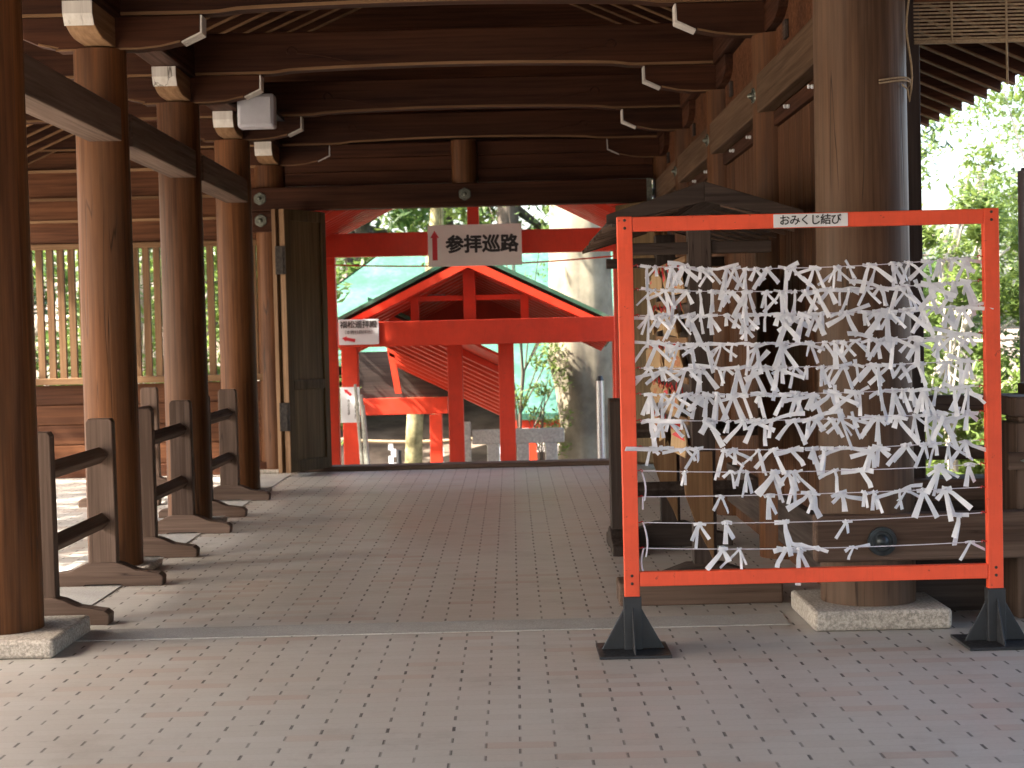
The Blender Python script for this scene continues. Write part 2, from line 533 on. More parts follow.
def bracket(x, y, side, parent=hall, L=.72, th=.15, white=True):
    # boat-shaped arm under the cross beam; side=+1 points to +x
    s = side
    L0 = L
    prof = [(.0, 3.34), (.26, 3.34), (L0 - .26, 3.352), (L0 - .12, 3.380), (L0, 3.435), (L0 + .002, 3.548), (0, 3.548)]
    poly = [(s * px, pz) for px, pz in prof]
    o = build('bracket_arm', MB().prism(poly, -th / 2, th / 2, 'xz'), M['beam_x'], parent, (x, y, 0), bevel=.006)
    lit_strip = [(.0, 3.336), (.26, 3.336), (L0 - .26, 3.348), (L0 - .13, 3.376), (L0 - .13, 3.388), (L0 - .26, 3.359), (.26, 3.347), (.0, 3.347)]
    build('edge_moulding', MB().prism([(s * a, b) for a, b in lit_strip], -th / 2 - .003, -th / 2 + .01, 'xz'), M['pale_x'], o)  # pale strip stands in for light caught on the arm's lower edge
    if white:
        cap = [(L0 - .12, 3.372), (L0 + .010, 3.430), (L0 + .012, 3.545), (L0 + .002, 3.545), (L0 - .002, 3.440), (L0 - .12, 3.382)]
        build('white_tip', MB().prism([(s * a, b) for a, b in cap], -th / 2 + .001, th / 2 - .001, 'xz'), M['white_end'], o)
    return o
def bracket_y(x, y, parent=hall, white=True):
    # arm pointing towards the viewer, under the long beam
    th = .18
    prof = [(.20, 3.538), (-.62, 3.538), (-.62, 3.462), (-.585, 3.405), (-.48, 3.368), (-.38, 3.352), (.20, 3.350)]
    o = build('bracket_arm', MB().prism(prof, -th / 2, th / 2, 'yz'), M['pale_y' if white else 'beam_y'], parent, (x, y, 0), bevel=.006)
    if white:
        cap = [(-.634, 3.536), (-.634, 3.460), (-.594, 3.394), (-.582, 3.402), (-.619, 3.462), (-.621, 3.536)]
        build('white_tip', MB().prism(cap, -th / 2 + .001, th / 2 - .001, 'yz'), M['white_end'], o)
    return o
def crossbeam(y, x0, x1, a, b, th=.17, z0=3.555, h=.32):
    # rainbow beam: bottom steps up a little beyond each arm and is lightly arched
    bot = [(x0, z0)]
    if a is not None:
        bot += [(a + .04, z0), (a + .12, z0 + .002), (a + .24, z0 + .018)]
        for k in range(9):
            t = (k + .5) / 9
            bot.append((a + .3 + (b - a - .6) * t, z0 + .022 + .022 * math.sin(math.pi * t)))
        bot += [(b - .24, z0 + .018), (b - .12, z0 + .002), (b - .04, z0)]
    bot += [(x1, z0)]
    poly = bot + [(x1, z0 + h), (x0, z0 + h)]
    mb = MB().prism(poly, -th / 2, th / 2, 'xz')
    o = build('cross_beam', mb, M['beam_x'], hall, (0, y, 0), bevel=.012)
    n_ = len(bot)
    lit_strip = [(x, z - .004) for x, z in bot] + [(x, z + .016) for x, z in bot[::-1]]
    build('edge_moulding', MB().prism(lit_strip, -th / 2 - .004, -th / 2 + .012, 'xz'), M['pale_x'], o)  # light along the beam's lower edge, put in as a pale strip
    # carved scroll groove raised on the face at each end
    if a is not None:
        for s, e in ((1, a + .05), (-1, b - .05)):
            pts = []
            for k in range(26):
                t = k / 25
                ang = t * 4.2
                rr = .055 * (1 - .72 * t)
                pts.append((e + s * (.20 + rr * math.cos(ang)), -th / 2 - .001, z0 + .16 + rr * math.sin(ang)))
            m2 = MB().tube(pts, .006, 6)
            pts = [(e + s * (.25 + .5 * k / 10), -th / 2 - .001, z0 + .15 - .11 * (k / 10) ** 1.5 * .9) for k in range(11)]
            m2.tube(pts, [.006 * (1 - k / 14) for k in range(11)], 6)
            build('carved_scroll', m2, M['beam_x'], o)
    return o
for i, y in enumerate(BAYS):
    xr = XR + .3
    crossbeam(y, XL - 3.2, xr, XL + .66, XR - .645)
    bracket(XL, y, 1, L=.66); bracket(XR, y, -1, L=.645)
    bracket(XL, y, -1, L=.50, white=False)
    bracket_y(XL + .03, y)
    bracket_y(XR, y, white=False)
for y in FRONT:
    crossbeam(y, -6.2, 6.4, None, None)
# the outer bay between the last row and the open front
def longbeam(name, x0, x1, y0, y1, z0, z1, m='beam_y', bv=.01):
    return build(name, MB().box(x0, x1, y0, y1, z0, z1), M[m], hall, bevel=bv)
longbeam('eave_beam', XL - .06, XL + .16, 4.0, 18.0, 3.54, 3.552 + .30)
longbeam('eave_beam', XR - .11, XR + .11, 7.2, 18.0, 3.54, 3.552 + .30)
longbeam('outer_eave_beam', -5.62, -5.42, YR0, 18.0, 3.26, 3.50)
longbeam('outer_eave_beam', 5.9, 6.1, YR0, 7.0, 3.35, 3.55)
# nuki tie beams
for a, b in zip(BAYS[:3], BAYS[1:4]):
    longbeam('tie_beam', XL - .05, XL + .16, a + .15, b - .15, 2.75, 2.96, 'grey_y', .008)
longbeam('tie_beam', 1.60, 1.70, 8.28, 17.28, 2.84, 3.085, 'mid_y', .01)
# struts between long beams and roof
for y in FRONT[:2]:
    for x in (XL + .05, RIDGE_X, XR):
        top = roofz(x) - .12
        build('roof_strut', MB().box(-.07, .07, -.07, .07, 3.88, top), M['beam_z'], hall, (x, y, 0), bevel=.006)
# purlins
for x in (RIDGE_X,):
    zz = roofz(x) - .10
    longbeam('purlin', x - .07, x + .07, YR0, 18.1, zz - .15, zz, 'beam_y')

# roof: boarding, rafters (one by one where they show), copper skin above
def slope_quad(x0, x1, z_off0, z_off1, y0, y1):
    zs = lambda x: roofz(x)
    return [(x0, zs(x0) + z_off0), (x1, zs(x1) + z_off0), (x1, zs(x1) + z_off1), (x0, zs(x0) + z_off1)]
XE_L, XE_R = -5.95, 4.28
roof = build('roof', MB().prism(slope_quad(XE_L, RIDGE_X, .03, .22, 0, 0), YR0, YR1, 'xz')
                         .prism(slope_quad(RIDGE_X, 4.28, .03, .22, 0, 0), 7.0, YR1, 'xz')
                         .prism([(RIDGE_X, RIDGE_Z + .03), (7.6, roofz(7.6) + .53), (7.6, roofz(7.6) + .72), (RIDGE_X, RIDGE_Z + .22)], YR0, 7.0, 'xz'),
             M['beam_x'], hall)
raft_meshes = {}
def rafter(y, side):
    if side not in raft_meshes:
        x1 = XE_L if side < 0 else XE_R
        d = .125
        xs_ = sorted((RIDGE_X, x1))
        poly = [(xs_[0], roofz(xs_[0]) - d + .03), (xs_[1], roofz(xs_[1]) - d + .03), (xs_[1], roofz(xs_[1]) + .026), (xs_[0], roofz(xs_[0]) + .026)]
        o = build('rafter', MB().prism(poly, -.030, .030, 'xz'), M['beam_x'], hall, (0, y, 0))
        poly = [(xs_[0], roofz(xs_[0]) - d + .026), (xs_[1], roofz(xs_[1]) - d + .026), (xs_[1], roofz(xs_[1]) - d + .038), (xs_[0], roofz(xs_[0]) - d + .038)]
        build('rafter_edge', MB().prism(poly, -.032, .032, 'xz'), M['pale_x'], o)  # pale underside paints the light that catches the rafter bottoms
        raft_meshes[side] = o
    else:
        o = copy_tree(raft_meshes[side]); o.location = (0, y, 0)
    return o
y = 7.2
while y < 18.25:
    rafter(y, -1); rafter(y, 1)
    y += .395
# eave boards
build('eave_board', MB().prism([(4.25, roofz(4.28) + .0), (4.31, roofz(4.28) - .01), (4.31, roofz(4.28) + .20), (4.25, roofz(4.28) + .22)], 7.0, YR1, 'xz'), M['beam_y'], hall)
build('eave_board', MB().prism([(-5.98, roofz(XE_L) - .02), (-5.92, roofz(XE_L) + .0), (-5.92, roofz(XE_L) + .22), (-5.98, roofz(XE_L) + .20)], YR0, YR1, 'xz'), M['beam_y'], hall)

# gable boards closing the far end above the lintel
gb = MB().box(XL - 2.9, XR + .1, 17.592, 17.64, 3.11, 3.95)
gb.prism([(-4.36, 3.87), (XR + .1, 3.87), (XR + .1, roofz(XR + .1)), (RIDGE_X, RIDGE_Z)], 17.52, 17.58, 'xz')
build('gable_wall', gb, M['beam_x'], hall)
# horizontal boards above the lintel
for k in range(3):
    z0 = 3.115 + k * .147
    build('wall_board', MB().box(XL + .17, XR - .16, 17.46 - .012 * k, 17.515, z0, z0 + .143), M['beam_x'], hall, bevel=.004)
build('short_post', MB().cyl(-.46, 17.42, 3.10, 3.56, .14, .14, 32), M['col'], hall, smooth=True)

# lintel with bronze studs
lint = build('lintel', MB().box(-2.80, 1.55, 17.28, 17.46, 2.845, 3.095), M['beam_x'], hall, bevel=.01)
def stud(x, y, z, parent, r=.066, m='bronze', ax=(0, -1, 0)):
    mb = MB()
    n = 6
    prof = []
    # six-petalled plate
    c = Vector((x, y, z)); axv = Vector(ax)
    a = Vector((0, 0, 1)); b = axv.cross(a)
    ring = []
    for k in range(48):
        t = 2 * math.pi * k / 48
        rr = r * (1 + .10 * abs(math.cos(3 * t)) - .05)
        ring.append((t, rr))
    vs = [c + (a * math.cos(t) + b * math.sin(t)) * rr for t, rr in ring] + [c + axv * .012 + (a * math.cos(t) + b * math.sin(t)) * rr * .9 for t, rr in ring]
    mb.add(vs, [tuple(range(48)), tuple(range(95, 47, -1))] + [(i, (i + 1) % 48, (i + 1) % 48 + 48, i + 48) for i in range(48)])
    mb.disc(c + axv * .012, ax, [(0, r * .62), (.010, r * .60), (.010, r * .48), (.004, r * .46), (.006, r * .32), (.022, r * .28), (.034, r * .16), (.038, .004)], 24)
    for k in range(6):
        t = math.pi / 6 + k * math.pi / 3
        p = c + (a * math.cos(t) + b * math.sin(t)) * r * .78 + axv * .012
        mb.disc(p, ax, [(0, .008), (.006, .007), (.008, .002)], 8)
    return build('bronze_stud', mb, M[m], parent, smooth=True)
stud(-2.665, 17.278, 2.975, lint); stud(-.46, 17.278, 2.975, lint)
stub = build('lintel_bearer', MB().box(-2.80, -2.44, 17.30, 17.46, 2.62, 2.842), M['beam_x'], hall, bevel=.01)
stud(-2.665, 17.298, 2.742, stub)
# wrapped metal cap at the right lintel end
build('corner_strap', MB().box(1.50, 1.556, 17.272, 17.46, 2.84, 3.10), M['bronze'], lint, bevel=.004)
thr = build('threshold', MB().box(-2.45, 1.60, 17.44, 17.68, .0, .055), M['grey_x'], hall, bevel=.01)

# rear left wall: boards, lattice window, panels
wl = build('rear_wall', MB().box(-5.9, -2.60, 17.50, 17.55, 2.55, 3.56).box(-5.9, -2.60, 17.50, 17.55, .0, 1.0), M['panel_x'], hall)
for z0, z1 in ((3.34, 3.54), (3.04, 3.33), (2.80, 3.02), (2.56, 2.78)):
    build('wall_board', MB().box(-5.9, -2.60, 17.465, 17.499, z0, z1), M['panel_x'], hall, bevel=.004)
for z in (3.335, 3.03, 2.79):
    build('trim_strip', MB().box(-5.9, -2.60, 17.42, 17.464, z - .014, z + .014), M['pale_x'], hall)
build('window_sill', MB().box(-5.9, -2.60, 17.38, 17.56, 1.02, 1.09), M['pale_x'], hall, bevel=.005)
build('window_head', MB().box(-5.9, -2.60, 17.44, 17.56, 2.49, 2.55), M['pale_x'], hall, bevel=.005)
lat = MB()
x = -5.86
while x < -2.66:
    lat.box(x, x + .070, 17.47, 17.53, 1.09, 2.49); x += .1165
build('lattice', lat, M['pale_z'], hall)
for k, z in enumerate((.80, .58, .36, .14)):
    build('wall_board', MB().box(-5.9, -2.60, 17.47, 17.499, z, z + .21), M['panel_x'], hall, bevel=.004)
build('wall_sill', MB().box(-5.9, -2.45, 17.36, 17.56, .0, .13), M['beam_x'], hall, bevel=.006)
# panel between last post and door
build('door_jamb', MB().box(-2.455, -2.36, 17.40, 17.56, .05, 2.84), M['dark_z'], hall, bevel=.004)

# right side wall: boards with battens, sill and upper carved boards
for a, b in zip([8.05] + BAYS[1:4], BAYS[1:]):
    n = 9
    y0, y1 = a + .16, b - .16
    wdt = (y1 - y0) / n
    build('wall_board', MB().box(1.735, 1.775, y0, y1, .0, 3.54), M['wallboard'], hall)
    for k in range(n):
        yk = y0 + k * wdt
        build('wall_board', MB().box(1.712, 1.734, yk + .004, yk + wdt - .004, .42, 2.74), M['wallboard'], hall, bevel=.004)
    build('panel_frame', MB().box(1.69, 1.733, y0, y1, 2.745, 2.835), M['beam_y'], hall, bevel=.004)
    build('panel_frame', MB().box(1.67, 1.733, y0, y1, .12, .42), M['dark_y'], hall, bevel=.006)
    # small pale porcelain insulators under the tie beam
    for k in range(2):
        yy = y0 + (y1 - y0) * (.3 + .4 * k)
        build('insulator', MB().disc((1.688, yy, 2.79), (-1, 0, 0), [(0, .012), (.012, .014), (.02, .008), (.028, .013), (.036, .010)], 12), M['plate_white'], hall, smooth=True)
    build('frieze_board', MB().box(1.715, 1.734, y0, y1, 3.10, 3.53), M['panel_x'], hall, bevel=.004)
    build('frieze_socket', MB().box(1.69, 1.714, b - .62, b - .53, 3.22, 3.33), M['dark_y'], hall, bevel=.004)
    ym = (a + b) / 2
    stud(1.598, b, 2.96, hall, .062, 'bronze', (-1, 0, 0))
# low side sill running to the big post, and outer corner framing to the right
build('ground_sill', MB().box(.55, 1.43, 8.55, 8.80, .0, .125), M['grey_x'], hall, bevel=.01)
build('square_post', MB().box(2.02, 2.13, 8.25, 8.45, .0, 3.5), M['dark_z'], hall, bevel=.006)
tie = build('low_tie_beam', MB().box(1.47, 4.6, 7.80, 7.90, .325, .555), M['grey_x'], hall, bevel=.01)
tb = MB().disc((1.79, 7.80, .425), (0, -1, 0), [(0, .068), (.012, .072), (.02, .070), (.022, .050), (.016, .047), (.016, .034), (.030, .030), (.042, .018), (.046, .004)], 32)
build('bronze_stud', tb, M['dark_bronze'], tie, smooth=True)
build('low_tie_beam', MB().box(1.98, 4.6, 8.15, 8.40, .575, .685), M['grey_x'], hall, bevel=.008)
build('skirt_board', MB().box(1.98, 4.6, 8.20, 8.24, .0, .574), M['dark_x'], hall)
# side wall return of the right-hand frame further to the right
hang = MB()

# ------------------------------------------------------------------ folding door
door = thing('folding_door', 'weathered brown folding door standing open beside the rear doorway', 'door', (-2.36, 16.86, 0), 0)
ang = math.atan2(.62, .36)
MD = Matrix.Rotation(ang, 4, 'Z')
L = .71
for k, off in enumerate((.0, .075)):
    mm = Matrix.Translation((-off * 1.15, 0, 0)) @ MD
    leaf = build('door_leaf', MB().box(.0, L, -.0, .052, .045, 2.83, mm), M['door'] if k == 0 else M['pale_z'], door, bevel=.004)
    if k == 0:
        fr = MB()
        for (a, b, c, d) in ((0, .085, .05, 2.825), (L - .085, L, .05, 2.825), (.085, L - .085, .05, .17), (.085, L - .085, .92, 1.02), (.085, L - .085, 2.71, 2.825)):
            fr.box(a, b, -.018, -.002, c, d, mm)
        build('door_rails', fr, M['door'], leaf, bevel=.003)
        build('door_edge', MB().box(-.014, -.002, -.018, .05, .05, 2.825, mm), M['pale_z'], leaf)
for z in (2.14, .49):
    hb = MB().box(-.095, .015, -.004, -.0, z, z + .30).box(-.024, -.010, -.014, -.004, z, z + .30)
    for i in range(4):
        for xx in (-.080, .0): hb.disc((xx, -.004, z + .04 + i * .073), (0, -1, 0), [(0, .009), (.004, .007), (.005, .002)], 8)
    build('hinge', MB().add([Vector(v) + Vector((.0, -.02, 0)) for v in hb.v], hb.f), M['iron'], door)

door2 = copy_tree(door)
door2.location = (1.54, 16.86, 0); door2.scale = (-1, 1, 1)
door2['label'] = 'matching folding door on the right side of the rear doorway, behind the red frame'
# ------------------------------------------------------------------ barriers
def barrier_proto():
    t = thing('wooden_barrier', '', 'barrier')
    L = 1.30
    for y0 in (0.0, L):
        p = build('post', MB().prism([(-.084, .09), (.084, .09), (.080, 1.0), (.066, 1.022), (-.066, 1.022), (-.080, 1.0)], -.042, .042, 'xz'), M['grey_z'], t, (0, y0, 0), bevel=.006)
        ft = [(-.36, 0), (-.12, 0), (-.11, .013), (.11, .013), (.12, 0), (.36, 0), (.365, .055), (.34, .075), (.20, .098), (.12, .135), (.07, .148), (-.07, .148), (-.12, .135), (-.20, .098), (-.34, .075), (-.365, .055)]
        build('foot', MB().prism(ft, -.055, .055, 'xz'), M['grey_x'], t, (0, y0, 0), bevel=.006)
    for z in (.40, .80):
        M4 = Matrix.Translation((0, 0, z)) @ Matrix.Rotation(R(45), 4, 'Y')
        build('rail', MB().box(-.038, .038, -.020, L + .020, -.038, .038, M4), M['grey_y'], t, bevel=.008)
    return t
bp = barrier_proto()
spots = [(-2.51, 8.42, 'weathered wooden barrier beside the nearest left post, in the first gap', 0),
         (-2.54, 10.93, 'weathered wooden barrier in the second gap of the left row of posts', 0),
         (-2.60, 13.3, 'weathered wooden barrier in the third gap, nearest the folding door', 0),
         (-3.55, 14.35, 'wooden barrier further left in the aisle, seen between the posts', 0),
         (.69, 10.80, 'dark barrier across the right side of the passage, behind the votive tablet rack', -90)]
for i, (x, y, lab, rz) in enumerate(spots):
    o = bp if i == 0 else copy_tree(bp)
    o.location = (x, y, 0); o.rotation_euler = (0, 0, R(rz)); o['label'] = lab
    o['group'] = 'wooden barriers'
    if rz:
        for ch in o.children:
            if ch.name.startswith(('post', 'foot', 'rail')):
                ch.data = ch.data.copy(); ch.data.materials[0] = M['dark_z']

# ------------------------------------------------------------------ lettering
def text_mesh(s, size, offset=0.0, depth=.0008, spacing=1.0, align='CENTER', vertical=False):
    cu = bpy.data.curves.new('txt', 'FONT')
    cu.body = s; cu.size = size; cu.offset = offset; cu.extrude = depth
    cu.align_x = align; cu.align_y = 'CENTER'; cu.space_character = spacing
    cu.resolution_u = 4
    if vertical: cu.body = '\n'.join(s); cu.space_line = .95
    o = bpy.data.objects.new('txt', cu)
    col.objects.link(o)
    bpy.context.view_layer.update()
    dg = bpy.context.evaluated_depsgraph_get()
    me = bpy.data.meshes.new_from_object(o.evaluated_get(dg))
    bpy.data.objects.remove(o)
    return me
def lettering(s, size, m, parent, loc, **k):
    off = k.pop('offset', 0.0)
    me0 = text_mesh(s, size, offset=0.0, **k)
    base = [v.co.copy() for v in me0.vertices]
    fs = [tuple(p.vertices) for p in me0.polygons]
    mb = MB()
    mb.add(base, fs)
    if off:
        for q in range(8):
            a = q * math.pi / 4
            mb.add([v + Vector((off * math.cos(a), off * math.sin(a), .00012 * (q + 1))) for v in base], fs)
    me = bpy.data.meshes.new('lettering')
    me.from_pydata([tuple(v) for v in mb.v], [], mb.f)
    me.materials.append(m)
    o = bpy.data.objects.new('lettering', me); col.objects.link(o)
    o.parent = parent; o.location = loc; o.rotation_euler = (R(90), 0, 0)
    return o
def arrow(parent, x, z, L, wdt, head, ang, m, y):
    ca, sa = math.cos(ang), math.sin(ang)
    pts = [(-wdt / 2, -L / 2), (wdt / 2, -L / 2), (wdt / 2, L / 2 - head), (head * .62, L / 2 - head), (0, L / 2), (-head * .62, L / 2 - head), (-wdt / 2, L / 2 - head)]
    poly = [(x + ca * a - sa * b, z + sa * a + ca * b) for a, b in pts]
    return build('arrow', MB().prism(poly, y - .001, y, 'xz'), m, parent)

sg = thing('direction_sign', 'white board with red up arrow and large black Japanese characters hanging above the doorway', 'sign', (-.40, 19.00, 2.525))
bd = build('board', MB().box(-.555, .555, -.012, .012, -.255, .235), M['sign_white'], sg, bevel=.003)
arrow(sg, -.475, -.005, .35, .060, .085, 0, M['red_ink'], -.0135)
lettering('参拝巡路', .218, M['ink'], sg, (.085, -.0138, -.01), offset=.0085, spacing=.98)
for x in (-.4, .4): build('hanging_wire', MB().tube([(x, 0, .23), (x, .0, .50)], .003, 6), M['black_steel'], sg)

# ------------------------------------------------------------------ small loudspeaker box
sp = thing('wall_box', 'pale grey square box fixed under the beam beside the third left post', 'electric box', (-2.235, 14.40, 3.515))
build('casing', MB().box(-.165, .165, -.02, .16, -.15, .15), M['white_metal'], sp, bevel=.022)
build('cover', MB().box(-.140, .140, -.032, -.019, -.125, .125), M['white_metal'], sp, bevel=.008)
build('mounting_bracket', MB().box(-.17, .17, .13, .60, -.02, .01), M['black_steel'], sp)

# ------------------------------------------------------------------ fortune frame
FX0, FX1, FY = .531, 2.207, 7.35
fr = thing('fortune_tying_frame', 'bright red standing frame strung with white strings full of knotted paper fortunes', 'frame', ((FX0 + FX1) / 2, FY, 0))
hw = (FX1 - FX0) / 2
for s in (-1, 1):
    build('upright', MB().box(s * hw - .035, s * hw + .035, -.022, .022, .235, 2.005), M['frame_red'], fr, bevel=.004)
    ft = MB().box(s * hw - .165, s * hw + .165, -.165, .165, 0, .014)
    ft.box(s * hw - .041, s * hw + .041, -.028, .028, .014, .26)
    for q in range(4):
        mm = Matrix.Translation((s * hw, 0, 0)) @ Matrix.Rotation(q * math.pi / 2, 4, 'Z')
        ft.prism([(.03, .0145), (.145, .0145), (.035, .215)], -.004, .004, 'xz', mm)
    build('steel_foot', ft, M['black_steel'], fr, bevel=.003)
build('top_bar', MB().box(-hw + .036, hw - .036, -.020, .020, 1.936, 2.003), M['frame_red'], fr, bevel=.004)
build('bottom_bar', MB().box(-hw + .036, hw - .036, -.020, .020, .305, .372), M['frame_red'], fr, bevel=.004)
for sx in (-1, 1):
    for zz in (1.97, .338):
        for dz in (-.018, .018):
            build('bolt', MB().disc((sx * hw, -.0222, zz + dz), (0, -1, 0), [(0, .007), (.003, .0065), (.006, .003)], 10), M['iron'], fr)
pl = build('name_plate', MB().box(-.158, .182, -.0265, -.0215, 1.938, 1.999), M['plate_white'], fr, bevel=.002)
lettering('おみくじ結び', .050, M['ink'], pl, (.010, -.0272, 1.968), offset=.0008, spacing=.88)
HZ = []
zl = [1.78, 1.672, 1.553, 1.430, 1.311, 1.192, 1.070, .948, .838, .718, .599, .480]
strings = []
for i, z in enumerate(zl):
    sag = random.uniform(.006, .028) if i else .03
    a = Vector((-hw + .055, .0, z)); b = Vector((hw - .055, .0, z + random.uniform(-.006, .01)))
    pts = [a.lerp(b, t / 16) - Vector((0, 0, sag * 4 * (t / 16) * (1 - t / 16))) for t in range(17)]
    s_ = build('string', MB().tube(pts, .0022, 6), M['string'], fr)
    strings.append((a, b, sag))
    for sgn, p in ((-1, a), (1, b)):
        hk = [(p.x + sgn * .022, 0, p.z), (p.x + sgn * .010, 0, p.z + .001), (p.x + sgn * .002, 0, p.z + .006), (p.x - sgn * .006, 0, p.z), (p.x - 0 * sgn, 0, p.z - .006)]
        build('hook', MB().tube(hk, .0028, 6), M['red_cord'], fr)
# loose string ends down the left side
for z0, z1, dx in ((.599, .44, .018), (.48, .375, -.012), (.83, .70, .015), (.718, .66, .0)):
    p0 = Vector((-hw + .058, -.004, z0)); 
    pts = [p0 + Vector((dx * math.sin(k / 6 * 2.6) , 0, (z1 - z0) * k / 6)) for k in range(7)]
    build('string_end', MB().tube(pts, .004, 6), M['string'], fr)

# paper fortunes: a flat knot round the string and two folded tails
def paper_mesh(seed, kind):
    rd = random.Random(seed)
    mb = MB()
    wd = rd.uniform(.011, .020)
    def ribbon(pts, w0, w1, tw):
        n = len(pts)
        top = []
        for i, p in enumerate(pts):
            d = (pts[min(i + 1, n - 1)] - pts[max(i - 1, 0)]).normalized()
            sd_ = d.cross(Vector((0, 1, 0)))
            if sd_.length < .1: sd_ = Vector((1, 0, 0))
            sd_.normalize()
            sd_ = Matrix.Rotation(tw * i / n, 3, d) @ sd_
            nn = d.cross(sd_).normalized() * .0012
            ww = w0 + (w1 - w0) * i / (n - 1)
            top.append((p - sd_ * ww / 2 + nn, p + sd_ * ww / 2 + nn, p + sd_ * ww / 2 - nn, p - sd_ * ww / 2 - nn))
        b0 = len(mb.v)
        for q in top: mb.v += [tuple(v) for v in q]
        for i in range(n - 1):
            for k in range(4):
                mb.f.append((b0 + 4 * i + k, b0 + 4 * i + (k + 1) % 4, b0 + 4 * (i + 1) + (k + 1) % 4, b0 + 4 * (i + 1) + k))
        mb.f.append((b0, b0 + 3, b0 + 2, b0 + 1)); e = b0 + 4 * (n - 1)
        mb.f.append((e, e + 1, e + 2, e + 3))
    # the knot: a squashed twisted loop
    kw = wd * .75
    pts = []
    for k in range(8):
        t = k / 7 * 2 * math.pi
        pts.append(Vector((kw * .5 * math.sin(t) + rd.uniform(-.002, .002), .006 * math.cos(t), kw * .42 * math.sin(2 * t) + rd.uniform(-.003, .003))))
    ribbon(pts, wd * .9, wd * .8, 1.2)
    e1, e2 = rd.uniform(1.2, 3.2), rd.uniform(1.2, 3.2)
    ribbon([Vector((-kw * e1, -.006, rd.uniform(-.010, .010))), Vector((-kw * .4, -.009, rd.uniform(-.003, .003))), Vector((kw * .4, -.009, rd.uniform(-.003, .003))), Vector((kw * e2, -.006, rd.uniform(-.010, .008)))], wd, wd * .8, .5)
    if kind == 0: a1, a2 = rd.uniform(-150, -100), rd.uniform(-75, -35)
    elif kind == 1: a1, a2 = rd.uniform(-178, -140), rd.uniform(-70, -40)
    elif kind == 2: a1, a2 = rd.uniform(-185, -165), rd.uniform(-15, 5)
    elif kind == 3: a1, a2 = rd.uniform(-120, -80), rd.uniform(-30, 20)
    elif kind == 5: a1, a2 = rd.uniform(-110, -85), rd.uniform(-95, -65)
    else: a1, a2 = rd.uniform(-110, -75), rd.uniform(110, 150)
    wd *= 1.12
    tails = [a1, a2]
    if rd.random() < .55: tails.append(rd.uniform(-130, -50))
    if rd.random() < .25: tails.append(rd.uniform(-200, 20))
    for j, a in enumerate(tails):
        Lt = rd.choice((rd.uniform(.04, .08), rd.uniform(.075, .12), rd.uniform(.09, .15))) * (.6 if (kind == 4 and j == 1) else 1)
        a = R(a)
        bend = rd.uniform(-.3, .3)
        p = Vector((kw * .3 * math.cos(a), rd.uniform(-.006, .003), kw * .3 * math.sin(a)))
        pts = [p.copy()]
        m_ = 4
        for k in range(m_):
            aa = a + bend * (1 if k > 0 else 0)
            if aa > -math.pi / 2 + .2 and k > 1 and kind in (2, 3): aa -= rd.uniform(0, .4)
            p = p + Vector((math.cos(aa), rd.uniform(-.22, .12), math.sin(aa))) * (Lt / m_)
            pts.append(p.copy())
        ribbon(pts, wd * rd.uniform(.6, .8), wd * rd.uniform(.9, 1.3), rd.uniform(-1.1, 1.1))
    return mb
variants = []
for k in range(60):
    mb = paper_mesh(100 + k, [0, 0, 1, 0, 5, 3, 4, 0, 1, 5, 2, 5][k % 12])
    variants.append(mb)
pm = []
for mb in variants:
    me = bpy.data.meshes.new('paper_fortune')
    me.from_pydata(mb.v, [], mb.f); me.materials.append(M['paper']); me.update()
    pm.append(me)
ordn = ['top', 'second', 'third', 'fourth', 'fifth', 'sixth', 'seventh', 'eighth', 'ninth', 'tenth', 'eleventh', 'bottom']
counts = [29, 31, 30, 31, 29, 28, 26, 19, 14, 11, 4, 6]
pos_low = {10: [.17, .245, .42, .60, .93], 11: [.235, .285, .42, .46, .51, .62, .965]}
cxf = (FX0 + FX1) / 2
for i, n in enumerate(counts):
    a, b, sag = strings[i]
    ts = []
    if i in pos_low: ts = pos_low[i]
    elif i >= 8:
        ts = sorted(random.uniform(.10, .97) for _ in range(n))
    else:
        for k in range(n):
            ts.append(min(.965, max(.03, (k + .5 + random.uniform(-.45, .45)) / n)))
    ts = sorted(ts)
    for qi, t in enumerate(ts):
        p = a.lerp(b, t) - Vector((0, 0, sag * 4 * t * (1 - t)))
        o = bpy.data.objects.new('paper_fortune', random.choice(pm))
        col.objects.link(o)
        o.location = (cxf + p.x, FY + p.y + random.uniform(-.006, .004), p.z + random.uniform(-.004, .002))
        o.rotation_euler = (random.uniform(-.25, .2), random.uniform(-.16, .16), random.choice((0, math.pi)) + random.uniform(-.35, .35))
        s = random.uniform(.85, 1.2); o.scale = (s, 1, s)
        place = ORD[qi + 1] + ' from the left' if qi < len(ts) / 2 else (ORD[len(ts) - qi] + ' from the right')
        lab = 'knotted white paper fortune, %s on the %s string of the red frame' % (place, ordn[i])
        tag(o, lab, 'paper fortune', 'paper fortunes on the %s string' % ordn[i])

